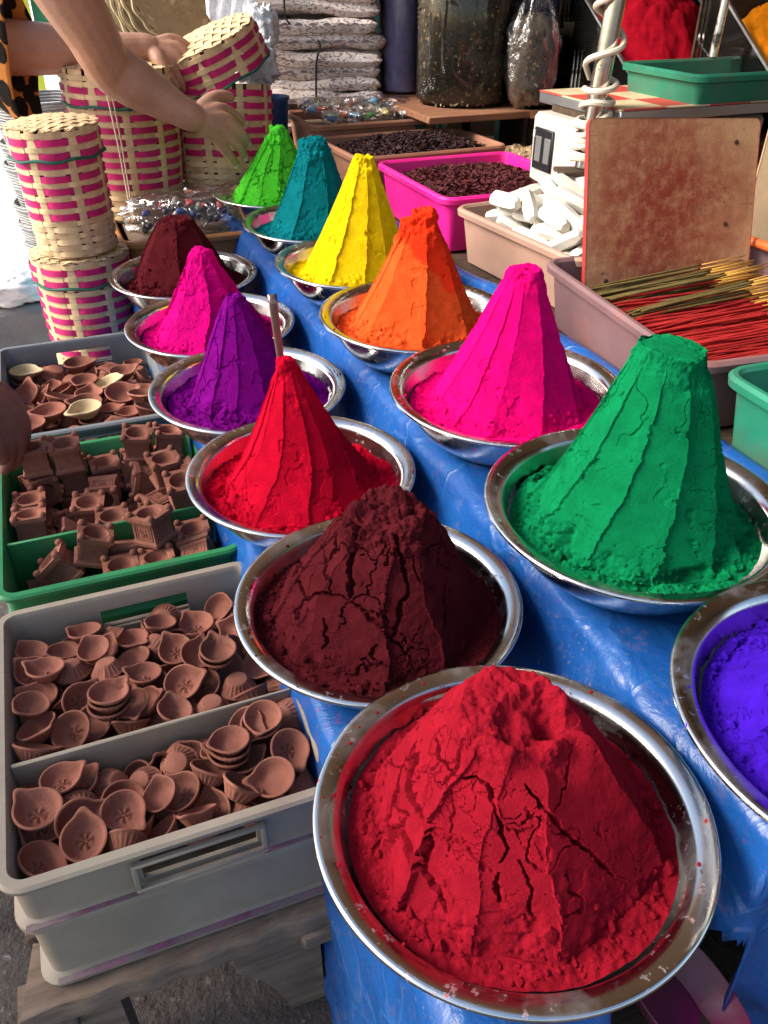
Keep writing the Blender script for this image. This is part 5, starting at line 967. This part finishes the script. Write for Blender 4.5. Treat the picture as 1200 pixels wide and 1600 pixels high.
cx_, cy_ = W(3.70, 1.10).x, W(3.70, 1.10).y
bundle('lower tied bundle of folded newspaper bags behind the trinket tray', (cx_, cy_), .80, 7, .052, 71, TH - .27)
bundle('upper tied bundle of newspaper bags stacked on another bundle', (cx_ - .015, cy_), 1.172, 5, .052, 80, TH - .34)
MB().box((0, 0, .39), (.56, .36, .78), bev=.01).build('storage_box', TIMBER, None, loc=W(3.72, 1.13), rot=TH); tag(bpy.data.objects['storage_box'], 'dark storage box under the newspaper bundles', 'box')
t = thing('blue_bucket', 'dark blue plastic bucket squeezed left of the trinket tray', 'bucket', W(3.42, .865, .69), 0)
MB().lathe([(.05, 0), (.068, .27), (.074, .272), (.074, .283), (.066, .284), (.05, .01), (.0005, .01)], 28).build('wall', M_basic('blue_bucket_plastic', (.012, .05, .16), .4), t)
# ------------------------------------------------------------------ wrapped trinkets in the tray
tcol = [(.05, .45, .08), (.7, .12, .03), (.06, .09, .22), (.55, .42, .12), (.6, .05, .05), (.12, .35, .5), (.35, .18, .06), (.7, .55, .4)]
TM = [M_basic('trinket_%d' % i, c, .35, .1) for i, c in enumerate(tcol)]
MB().box((0, 0, 0), (.44, .30, .02)).build('tray_liner', PLANK, None, loc=W(3.34, 1.208, .862), rot=TH); tag(bpy.data.objects['tray_liner'], 'cardboard liner under the wrapped trinkets', 'card')
tr_ = np.random.default_rng(9); nm_of = ['green', 'orange', 'navy', 'gold', 'red', 'sky blue', 'brown', 'peach']
for i in range(15):
    b = 1.03 + .085 * (i % 5) + tr_.uniform(-.02, .02); a = 3.23 + .085 * (i // 5) + tr_.uniform(-.015, .015); z = .905 + .012 * (i // 5) + tr_.uniform(0, .015); k1, k2 = i % 8, (i * 3 + 2) % 8
    t = thing('trinket_packet', 'small clear packet with %s and %s trinkets, %s of the tray' % (nm_of[k1], nm_of[k2], ('front row', 'middle row', 'back row')[i // 5]), 'packet', W(a, b, z), tr_.uniform(0, 6.28), 'wrapped trinkets in the tray')
    lump('wrapper', FILM, t, .052, .036, .022, 90 + i, .2, 3, (28, 18)); lump('toy', TM[k1], t, .018, .018, .016, 120 + i, .0, 3, (16, 10), pw=1., loc=(-.018, .004, 0))
    MB().tube([(.0, -.012, 0), (.034, .010, .004)], [.009, .009], 10).build('roll', TM[k2], t)
# ------------------------------------------------------------------ woven baskets
BCREAM = M_basic('split_bamboo', (.70, .49, .27), .6, .22, 25, 160, .3, .003, dust=(.50, .33, .15), ds=9, dl=.5, dh=.75, damt=.6, spec=.3, rnd=.12)
BPINK = M_basic('magenta_dyed_bamboo', (.50, .011, .12), .55, .25, 25, 160, .3, .003, spec=.3, rnd=.15)
GWIRE = M_basic('dark_green_twine', (.012, .10, .065), .7, .2, 40)
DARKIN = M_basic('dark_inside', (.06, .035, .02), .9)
def strip_ring(R, z, hgt, n, ph, amp=.0035, th=.0014, seg=7, slope=0.):
    N = n * seg; m = MB(); P = []
    for i in range(N):
        t = 2 * math.pi * i / N; c = math.cos(n * t / 2) + .60; c = c if ph % 2 == 0 else -c; s = (1 if c > 0 else -1) * abs(c) ** .55
        r = R + amp * s; row = []
        for dr, dz in ((th, -hgt / 2), (th, hgt / 2), (-th, hgt / 2), (-th, -hgt / 2)): row.append(Vector(((r + dr + slope * dz) * math.cos(t), (r + dr + slope * dz) * math.sin(t), z + dz)))
        P.append(row)
    m.grid(P, cu=True, cv=True); return m
def stave(R0, R1, z0, z1, t, w, k=8, curl=0.):
    m = MB(); P = []
    for i in range(k + 1):
        f = i / k; R = R0 + (R1 - R0) * f; z = z0 + (z1 - z0) * f; hw = w / R / 2; row = []
        for da, dr in ((-hw, .0012), (0, .0018), (hw, .0012), (hw, -.0012), (-hw, -.0012)): row.append(Vector(((R + dr) * math.cos(t + da), (R + dr) * math.sin(t + da), z)))
        P.append(row)
    m.grid(P, cv=True); return m
def basket(label, loc, rot, R0, R1, H, n, lidH, pitch=.0178, lid_loc=None, lid_rot=(0, 0, 0), plain=5, spin=0., lidR=None, cell=True, seed=1):
    t = thing('woven_basket', label, 'basket', loc, rot, 'lidded bamboo baskets'); r_ = np.random.default_rng(seed)
    Rz = lambda z: R0 + (R1 - R0) * min(1, max(0, z / (H * .55))) ** .6
    for j in range(n):
        a = 2 * math.pi * j / n + spin; m = MB(); P = []
        for i in range(9):
            z = H * i / 8; R = Rz(z); hw = (2 * math.pi / n) * (.56 if j % 2 == 0 else .2)
            P.append([Vector(((R + dr) * math.cos(a + da), (R + dr) * math.sin(a + da), z)) for da, dr in ((-hw, .0008), (0, .0016), (hw, .0008), (hw, -.0014), (-hw, -.0014))])
        m.grid(P, cv=True); m.build('stave', BCREAM, t, True, 60)
    K = int((H - .01) / pitch)
    for k in range(K):
        z = .012 + pitch * k; pink = k >= plain and k % 2 == 0 and z < H - .02
        o = strip_ring(Rz(z), 0, pitch * (1.02 if pink else .80), n, k).build('weaver', BPINK if pink else BCREAM, t, True, 60); o.location = (0, 0, z + r_.normal(0, .0006)); o.rotation_euler = (r_.normal(0, .006), r_.normal(0, .006), spin)
    MB().lathe([(R0 - .002, .004), (R0 + .003, .0), (R0 * .97, -.002), (.0005, -.002)], 48).build('bottom', BCREAM, t)
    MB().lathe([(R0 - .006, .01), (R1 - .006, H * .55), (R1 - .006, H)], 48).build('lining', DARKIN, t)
    # lid
    lR = lidR or R1 + .008
    lid = link('lid', None, t, lid_loc or (0, 0, H - lidH * .5), lid_rot)
    for j in range(n):
        a = 2 * math.pi * j / n + spin + .1; stave(lR, lR * .985, 0, lidH, a, 2 * math.pi * lR / n * (1.04 if j % 2 == 0 else .5), 3).build('lid_stave', BCREAM, lid, True, 60)
    KK = int(lidH / pitch)
    for k in range(KK):
        pink = k % 2 == 0 and k < KK - 1
        o = strip_ring(lR, 0, pitch * (1.02 if pink else .80), n, k).build('lid_weaver', BPINK if pink else BCREAM, lid, True, 60); o.location = (0, 0, pitch * (k + .5)); o.rotation_euler = (0, 0, spin + .1)
    # plaited top: strips crossing both ways
    for d_ in (0, 1):
        for k in range(-5, 6):
            x = k * lR / 5.6; L = math.sqrt(max(1e-6, lR ** 2 - x ** 2)) * .99; m = MB(); P = []; ns = 14
            for i in range(ns + 1):
                y = -L + 2 * L * i / ns; rr = math.hypot(x, y) / lR; zz = lidH + .018 * (1 - rr * rr) + .002 * math.sin(y * 5.6 / lR * math.pi + (k + d_) * math.pi)
                w_ = lR / 5.6 * .44; P.append([Vector((x + w_ * q, y, zz + e)) if d_ == 0 else Vector((y, x + w_ * q, zz + e)) for q, e in ((-1, 0), (1, 0), (1, -.0015), (-1, -.0015))])
            m.grid(P, cv=True); m.build('top_strip', BCREAM, lid, True, 60)
    MB().tube([((lR + .005 + .002 * math.sin(i * 1.1)) * math.cos(2 * math.pi * i / 60), (lR + .005 + .002 * math.sin(i * 1.1)) * math.sin(2 * math.pi * i / 60), -.003 + .003 * math.sin(i * .8)) for i in range(60)], .0045, 6, closed=True).build('twine', GWIRE, lid)
    return t
basket('bamboo basket at the bottom of the two-basket stack on the left', (-.955, 2.60, .245), (0, 0, .4), .125, .140, .375, 16, .075, spin=.0, seed=1)
basket('slim bamboo basket on top of the two-basket stack on the left', (-.945, 2.58, .672), (.0, -.03, 1.1), .112, .119, .315, 14, .075, spin=.2, seed=2)
basket('large upright bamboo basket with strings behind the brown tub', (-.895, 3.10, .648), (0, .02, .2), .160, .180, .42, 20, .105, spin=.1, seed=3)
T_ = basket('tilted bamboo basket held in both hands with its lid ajar', (-.585, 3.24, .70), (.08, .10, 2.1), .150, .174, .345, 18, .12, pitch=.019, lid_loc=(-.0, .0, .375), spin=.0, seed=4)
Rp = Euler((.08, .10, 2.1)).to_matrix(); [setattr(c, 'rotation_euler', (Rp.inverted() @ (Matrix.Rotation(-.36, 3, 'Y') @ Matrix.Rotation(.18, 3, 'X'))).to_euler()) for c in T_.children if c.name.startswith('lid')]
# lining sheet of the lid
STRING = M_basic('pale_string', (.72, .58, .42), .8)
ms = MB(); ms.tube([(-.872, 2.89, 1.06), (-.868, 2.905, .9), (-.862, 2.905, .66)], .0028, 5); tag(ms.build('loose_string', STRING), 'pale string hanging down the front of the large upright basket', 'string', 'strings on the large basket')
ms = MB(); ms.tube([(-.858, 2.895, 1.06), (-.856, 2.905, .9), (-.855, 2.90, .665)], .0024, 5); tag(ms.build('loose_string', STRING), 'second thin string beside the pale one on the large basket', 'string', 'strings on the large basket')
# ------------------------------------------------------------------ tub with trinket bag
tub = tray('plastic_tub', 'orange brown plastic tub under the large upright basket', 2.76, 3.38, .19, .645, .26, .665, ORANGEP, 0., .04, .06, .016, ridge=False)
tub['category'] = 'tub'
MB().box((0, 0, 0), (.40, .56, .02), bev=.003).build('tub_board', PLANK, None, loc=W(3.07, .418, .636), rot=TH); tag(bpy.data.objects['tub_board'], 'board laid inside the orange brown tub', 'board')
t = thing('trinket_bag', 'clear plastic bag of small metal trinkets lying on the brown tub', 'bag', W(2.875, .43, .655), TH)
lump('film', FILM, t, .205, .085, .062, 141, .12, 4, loc=(0, 0, .058))
tm2 = [M_basic('trinket_metal_%d' % i, c, .3, .1, metal=mm) for i, (c, mm) in enumerate((((.35, .34, .33), .9), ((.05, .05, .06), 0), ((.55, .5, .42), .3), ((.04, .35, .18), 0), ((.45, .05, .06), 0), ((.06, .1, .3), 0)))]
for i in range(46):
    x = r0 = tr_.uniform(-.165, .165); y = tr_.uniform(-.06, .06); z = .02 + .075 * tr_.uniform(0, 1) * (1 - (x / .2) ** 2); k = i % 6 if i % 3 else i % 3
    if i % 3 == 0: o = MB().tube([(.013 * math.cos(q * .785), .013 * math.sin(q * .785), 0) for q in range(8)], .0042, 6, closed=True).build('ring', tm2[k], t)
    else: o = MB().lathe([(.004, -.016), (.009, -.012), (.011, 0), (.007, .012), (.003, .015)], 10, cap=True).build('bead', tm2[k], t)
    o.location = (x, y, z); o.rotation_euler = tuple(tr_.uniform(0, 6.28, 3))
CYAN = M_basic('cyan_sheet', (.05, .42, .60), .5, .15, 6, 20, .4, .02)
m = MB(); m.grid([[Vector((-.23 + .46 * i / 14, -.012 * math.sin(i * 1.3 + j) - .02 * (j / 8), .64 - .62 * j / 8)) for j in range(9)] for i in range(15)]); tag(m.build('cyan_cloth', CYAN, None, loc=W(3.02, .02, 0), rot=TH + 1.2), 'bright cyan plastic cloth hanging behind the stacked baskets', 'cloth')

# ------------------------------------------------------------------ left background
WICK = None
def mk_wicker(name, ca, cb):
    t = NT(name); w1 = t.new('ShaderNodeTexWave'); w1.bands_direction = 'Z'; w1.inputs['Scale'].default_value = 26; w1.inputs['Distortion'].default_value = 2.5; t.l(t.co(), w1.inputs[0])
    c = t.mix(t.ramp(w1.outputs[1], .2, .8), ca, cb); c = t.mix(t.math('MULTIPLY', t.ramp(t.noise(14, 5), .5, .7), .6), c, sh(ca, .6)); t.set(col=c, rough=.7); t.bump(w1.outputs[1], .6, .01); return t.mat
WICK = mk_wicker('wicker_weave', (.24, .17, .08), (.55, .42, .22)); WGREY = mk_wicker('grey_wicker', (.22, .21, .20), (.48, .46, .44))
t = thing('wicker_basket', 'big round pale wicker basket hung tipped on its side by the teal door', 'basket', (-.99, 4.15, 1.22), (1.25, .35, .5))
for k in range(16):
    z = -.10 + .022 * k; R = .30 * math.sqrt(max(.05, 1 - ((k - 2) / 16.) ** 2)); MB().tube([((R + .005 * math.cos(14 * a + math.pi * k)) * math.cos(a), (R + .005 * math.cos(14 * a + math.pi * k)) * math.sin(a), z) for a in [2 * math.pi * i / 84 for i in range(84)]], .0125, 6, closed=True).build('weaver', WICK, t)
MB().lathe([(.28, -.10), (.285, 0), (.25, .15), (.16, .24), (.0005, .245)], 40).build('shell', WICK, t)
def nest(label, x, y, z0, R, n, grp):
    t = thing('basket_stack', label, 'baskets', (x, y, z0), 0, grp)
    for k in range(n):
        o = MB().lathe([(R * .80, 0), (R * .97, .20), (R * 1.02, .205), (R * 1.02, .225), (R * .96, .226), (R * .78, .02), (.0005, .02)], 40).build('basket', WGREY, t, loc=(.01 * math.sin(k * 2), .008 * math.cos(k * 3), .085 * k))
nest('stack of nested grey baskets behind the slim bamboo basket', -1.50, 4.0, .004, .21, 9, 'nested grey baskets')
nest('second stack of nested grey baskets near the large bamboo basket', -1.22, 4.25, .004, .15, 11, 'nested grey baskets')
CB2 = M_basic('grey_block', (.16, .15, .15), .9, .2, 8, 60, .4, .01)
m = MB(); m.box((0, 0, .21), (.36, .34, .42), bev=.02); tag(m.build('stone_block', CB2, None, loc=(-1.36, 2.85, 0), rot=.3), 'dark grey stone block on the ground beside the stacked baskets', 'block')
tag(lump('cloth_bundle', M_basic('pale_cloth', (.7, .68, .66), .9, .1), None, .17, .15, .055, 151, .12, 4, loc=(-1.36, 2.86, .462)), 'pale cloth bundle on the dark stone block', 'cloth')
t = thing('yellow_cart', 'yellow painted cart frame far off in the bright street', 'cart', (-1.95, 6.1, 0), .3)
YP = M_basic('yellow_paint', (.60, .62, .05), .5)
for x in (-.3, .3): MB().box((x, 0, .70), (.06, .06, 1.36)).build('post', YP, t)
for z in (.95, 1.33): MB().box((0, 0, z), (.54, .07, .09)).build('rail', YP, t)
MB().box((0, .04, 1.14), (.52, .03, .26)).build('panel', M_basic('green_paint', (.04, .25, .12), .5), t)
WALLW = M_basic('whitewashed_wall', (.80, .79, .77), .9, .05, 2, 20, .2, .01)
m = MB(); m.box((0, 0, 1.4), (9, .2, 2.8)); tag(m.build('street_wall', WALLW, None, loc=(-4.2, 10.4, 0), rot=-.75), 'whitewashed wall across the bright street', 'wall')
# crumpled white plastic by the bundles
WPL = M_basic('white_plastic_bag', (.80, .82, .84), .45, .06, 10, 30, .6, .02)
tag(lump('white_plastic_bag', WPL, None, .06, .05, .07, 161, .3, 3.5, loc=(-.47, 3.50, 1.08)), 'crumpled white plastic bag wedged left of the newspaper bundles', 'bag')
tag(lump('white_plastic_bag', WPL, None, .05, .05, .06, 163, .3, 3.5, loc=(-.455, 3.55, 1.20)), 'upper crumpled white bag beside the newspaper bundles', 'bag')
m = MB(); rr_ = random.Random(3); P = []
for i in range(19):
    x = -.09 + .18 * i / 18; P.append([Vector((x, .006 * math.sin(i * 1.3 + j), -j / 5 * (.10 + .05 * rr_.random()) + .06)) for j in range(6)])
m.grid(P); o = m.build('torn_paper', WPL, None, loc=(-.575, 3.62, 1.28)); o.modifiers.new('t', 'SOLIDIFY').thickness = .002; tag(o, 'torn white paper hanging in front of the teal door', 'paper')
MB().box((0, .02, .07), (.20, .02, .03)).build('hook_bar', TIMBER, o)

# ------------------------------------------------------------------ people
def mk_skin(name, col, dk):
    t = NT(name); c = t.mix(t.ramp(t.noise(9, 5, .6), .3, .7), sh(col, .86), sh(col, 1.1)); c = t.mix(t.math('MULTIPLY', t.ramp(t.noise(60, 3), .55, .75), .35), c, dk)
    t.set(col=c, rough=.5, spec=.35, sss=.08); t.p.inputs['Subsurface Radius'].default_value = (.02, .008, .005); b = t.bump(t.noise(90, 4, .6), .2, .004); t.bump(t.noise(16, 4), .15, .01, b); return t.mat
SKIN = mk_skin('light_brown_skin', (.46, .235, .15), (.36, .15, .09)); SKIND = mk_skin('dark_brown_skin', (.20, .085, .055), (.12, .045, .03))
NAIL = M_basic('nail', (.50, .26, .19), .3)
def body(name, bones, mat_, parent, vox=.0048, it=4):
    """one continuous skin grown round chains of (point, radius): tapered limbs fused by a voxel remesh and smoothed"""
    m = MB()
    for ch in bones:
        pts = [Vector(q[0]) for q in ch]; rad = [q[1] for q in ch]
        # resample so that the limb bends smoothly
        P = []; R = []
        for i in range(len(pts) - 1):
            p0, p1, p2, p3 = pts[max(0, i - 1)], pts[i], pts[i + 1], pts[min(len(pts) - 1, i + 2)]
            for k in range(6):
                f = k / 6; P.append(.5 * ((2 * p1) + (p2 - p0) * f + (2 * p0 - 5 * p1 + 4 * p2 - p3) * f * f + (3 * p1 - p0 - 3 * p2 + p3) * f ** 3)); R.append(rad[i] + (rad[i + 1] - rad[i]) * f)
        P.append(pts[-1]); R.append(rad[-1])
        t0 = (P[0] - P[1]).normalized(); t1 = (P[-1] - P[-2]).normalized()
        P = [P[0] + t0 * R[0] * .8, P[0] + t0 * R[0] * .5] + P + [P[-1] + t1 * R[-1] * .55, P[-1] + t1 * R[-1] * .85]; R = [R[0] * .5, R[0] * .85] + R + [R[-1] * .82, R[-1] * .45]
        m.tube(P, R, 16)
    o = link(name, m.mesh(name, mat_, True), None)
    rm = o.modifiers.new('r', 'REMESH'); rm.mode = 'VOXEL'; rm.voxel_size = vox; sm = o.modifiers.new('s', 'SMOOTH'); sm.factor = .5; sm.iterations = it
    bpy.context.view_layer.update(); m2 = bpy.data.meshes.new_from_object(o.evaluated_get(bpy.context.evaluated_depsgraph_get())); o.modifiers.clear(); o.data = m2
    m2.materials.clear(); m2.materials.append(mat_); m2.polygons.foreach_set('use_smooth', [True] * len(m2.polygons)); o.parent = parent; return o
def PX(x, y, Y):       # a point of the place seen at that spot of the photo, at depth Y
    c34, s34 = math.cos(math.radians(34)), math.sin(math.radians(34)); u, v = (x - 600) / 1290, (800 - y) / 1290
    d = Vector((u, c34 + v * s34, -s34 + v * c34)); return Vector((0, 0, 1.42)) + d * (Y / d.y)
pr = thing('person', 'person in a leopard print sleeve reaching both bare arms to a basket', 'person', (0, 0, 0))
k = .00222
arm1 = [(PX(62, -85, 2.58), .096), (PX(108, -5, 2.64), .086), (PX(142, 52, 2.69), .075), (PX(163, 92, 2.73), .070), (PX(180, 110, 2.76), .074), (PX(210, 130, 2.78), .072), (PX(245, 151, 2.80), .061), (PX(278, 171, 2.81), .049), (PX(302, 184, 2.82), .043)]
def hand(w, kn, fingers, thumb, rp=.027, rf=.0158):
    ch = []
    for k_, f in zip(kn, fingers):
        ch.append([(w, rp * 1.15), (w.lerp(k_, .5), rp), (k_, rf * 1.28)] + [(q, rf * (1.06 - .12 * i)) for i, q in enumerate(f)])
    for a_, b_ in zip(kn[:-1], kn[1:]): ch.append([(w.lerp(a_, .75), rp * .8), (w.lerp(b_, .75), rp * .8)])
    ch.append([(w, rp)] + [(q, r) for q, r in thumb]); return ch
w1 = PX(308, 186, 2.825)
kn1 = [PX(343, 170, 2.88), PX(351, 185, 2.86), PX(349, 202, 2.85), PX(339, 216, 2.85)]
fi1 = [[PX(358, 174, 2.905), PX(372, 184, 2.93), PX(382, 195, 2.95)], [PX(368, 198, 2.872), PX(381, 213, 2.89), PX(388, 226, 2.91)], [PX(364, 219, 2.862), PX(377, 234, 2.878), PX(383, 246, 2.898)], [PX(351, 234, 2.862), PX(363, 248, 2.876), PX(369, 258, 2.894)]]
th1 = [(PX(318, 168, 2.87), .027), (PX(333, 154, 2.91), .022), (PX(348, 150, 2.94), .019), (PX(360, 152, 2.96), .016)]
body('arm', [arm1] + hand(w1, kn1, fi1, th1), SKIN, pr)
arm2 = [(PX(-70, 72, 2.98), .086), (PX(0, 74, 3.0), .083), (PX(60, 76, 3.02), .077), (PX(120, 79, 3.05), .069), (PX(175, 80, 3.09), .057), (PX(215, 76, 3.12), .047), (PX(232, 76, 3.13), .045)]
w2 = PX(236, 76, 3.13)
kn2 = [PX(268, 62, 3.18), PX(277, 75, 3.155), PX(276, 90, 3.13), PX(267, 103, 3.11)]
fi2 = [[PX(286, 68, 3.19), PX(298, 79, 3.2), PX(304, 91, 3.21)], [PX(292, 85, 3.155), PX(301, 98, 3.16), PX(305, 111, 3.175)], [PX(288, 104, 3.13), PX(295, 117, 3.135), PX(297, 129, 3.15)], [PX(276, 117, 3.11), PX(283, 128, 3.12), PX(286, 139, 3.135)]]
th2 = [(PX(248, 94, 3.085), .026), (PX(258, 110, 3.07), .022), (PX(267, 123, 3.075), .019), (PX(275, 133, 3.085), .016)]
body('arm', [arm2] + hand(w2, kn2, fi2, th2), SKIN, pr)
for f in fi1: # finger nails on the near hand
    o = lump('nail', NAIL, pr, .010, .004, .012, 5, 0., 3, (14, 9), pw=1., loc=f[-1] + Vector((.004, -.0125, .001)))
# leopard sleeve: a flaring tube round the upper part of the rear arm
def mk_leopard():
    t = NT('leopard_print'); v = t.new('ShaderNodeTexVoronoi'); v.feature = 'F1'; v.inputs['Scale'].default_value = 24; nv = t.new('ShaderNodeMapping'); nv.inputs['Scale'].default_value = (1, 1, .6); t.l(t.co(), nv.inputs[0]); t.l(nv.outputs[0], v.inputs[0])
    ds = t.math('ADD', v.outputs[0], t.math('MULTIPLY', t.noise(30, 3), .25)); m_ = t.ramp(ds, .64, .68, (0.012, .008, .006, 1), (.45, .16, .035, 1)); m2 = t.ramp(ds, .12, .17, (.30, .09, .02, 1), (0, 0, 0, 1))
    t.set(col=m_, rough=.85, spec=.15); t.bump(t.noise(40, 4), .3, .006); return t.mat
LEO = mk_leopard(); m = MB(); P = []
rs = random.Random(4)
for j in range(15):
    f = j / 14; row = []
    for i in range(40):
        a = 2 * math.pi * i / 40; fl = .115 + .055 * f + .018 * f * math.sin(5 * a + 1.5)
        ce = PX(-70 + 104 * f, 62 + 14 * f, 2.93); dn = -.10 * f * max(0, -math.sin(a)) ** 1.0
        row.append(ce + Vector((.012 * math.sin(3 * a) * f, fl * math.cos(a) * .75, fl * math.sin(a) + dn)))
    P.append(row)
m.grid(P, cv=True); o = m.build('sleeve', LEO, pr); o.modifiers.new('t', 'SOLIDIFY').thickness = .005
for i in range(7):
    e = P[14][(27 + i) % 40]; MB().lathe([(.0005, -.017), (.012, -.010), (.015, 0), (.011, .010), (.0005, .016)], 12).build('tassel', BLACKP, o, loc=e + Vector((0, 0, -.016 - .004 * (i % 2))))
# second person: a hand over the green crate at the left edge
p2 = thing('person', 'hand reaching in from the left edge over the green crate', 'person', (0, 0, 0))
h0 = [(PX(-200, 540, 1.50), .066), (PX(-120, 578, 1.515), .056), (PX(-70, 600, 1.525), .048)]
w3 = PX(-62, 604, 1.525); kn3 = [PX(2, 612, 1.57), PX(12, 628, 1.55), PX(8, 648, 1.53), PX(-6, 664, 1.51)]
fi3 = [[PX(26, 636, 1.58), PX(32, 662, 1.58), PX(28, 684, 1.575)], [PX(34, 656, 1.55), PX(37, 686, 1.55), PX(30, 708, 1.545)], [PX(28, 680, 1.53), PX(28, 708, 1.525), PX(20, 728, 1.52)], [PX(12, 694, 1.50), PX(12, 718, 1.50), PX(6, 735, 1.495)]]
th3 = [(PX(-40, 640, 1.47), .028), (PX(-22, 676, 1.455), .024), (PX(-8, 700, 1.455), .021), (PX(2, 716, 1.46), .017)]
body('hand', [h0] + hand(w3, kn3, fi3, th3), SKIND, p2)
# ------------------------------------------------------------------ spoon in the red powder, scoop dish under the front bowl
t = thing('metal_spoon', 'steel spoon with its handle standing up out of the bright red powder', 'spoon', (-.176, 1.335, .78), (-.10, -.05, .2))
m = MB(); m.grid([[Vector((x * (.0055 + .0025 * f), -.0016 * (1 - x * x), .17 * f)) for x in (-1, -.5, 0, .5, 1)] for f in [i / 10 for i in range(11)]]); o = m.build('handle', M_basic('stained_spoon_steel', (.26, .15, .13), .3, .1, 12, 80, .1, .002, dust=(.35, .03, .04), ds=9, dl=.5, dh=.6, metal=.8), t); o.modifiers.new('t', 'SOLIDIFY').thickness = .003
m = MB(); m.lathe([(.0005, -.012), (.012, -.009), (.02, 0), (.0185, 0), (.011, -.007), (.0005, -.010)], 20); o = m.build('spoon_bowl', STEEL, t, loc=(0, 0, -.015), rot=(1.4, 0, 0))
t = thing('scoop_dish', 'oval dish stained magenta on the shelf under the front bowl', 'dish', W(.325, .478, .403), TH)
m = MB(); m.lathe([(.03, .0), (.05, .004), (.075, .03), (.083, .045), (.0805, .046), (.072, .031), (.048, .008), (.0005, .006)], 48); o = m.build('dish', M_basic('stained_dish', (.16, .035, .06), .35, .2, 6, 60, .1, .004, dust=(.26, .006, .08), ds=7, dl=.42, dh=.6, damt=.9, spec=.5), t); o.scale = (.75, 1.25, 1); o.rotation_euler = (.25, .2, .3)
# ------------------------------------------------------------------ stall units -> metres
bpy.context.view_layer.update()
SM = Matrix.Scale(UNIT, 4)
for o in list(bpy.data.objects):
    if o.parent is None:
        if o.type in ('CAMERA', 'LIGHT'): o.location = o.location * UNIT
        else: o.location = o.location * UNIT; o.scale = o.scale * UNIT
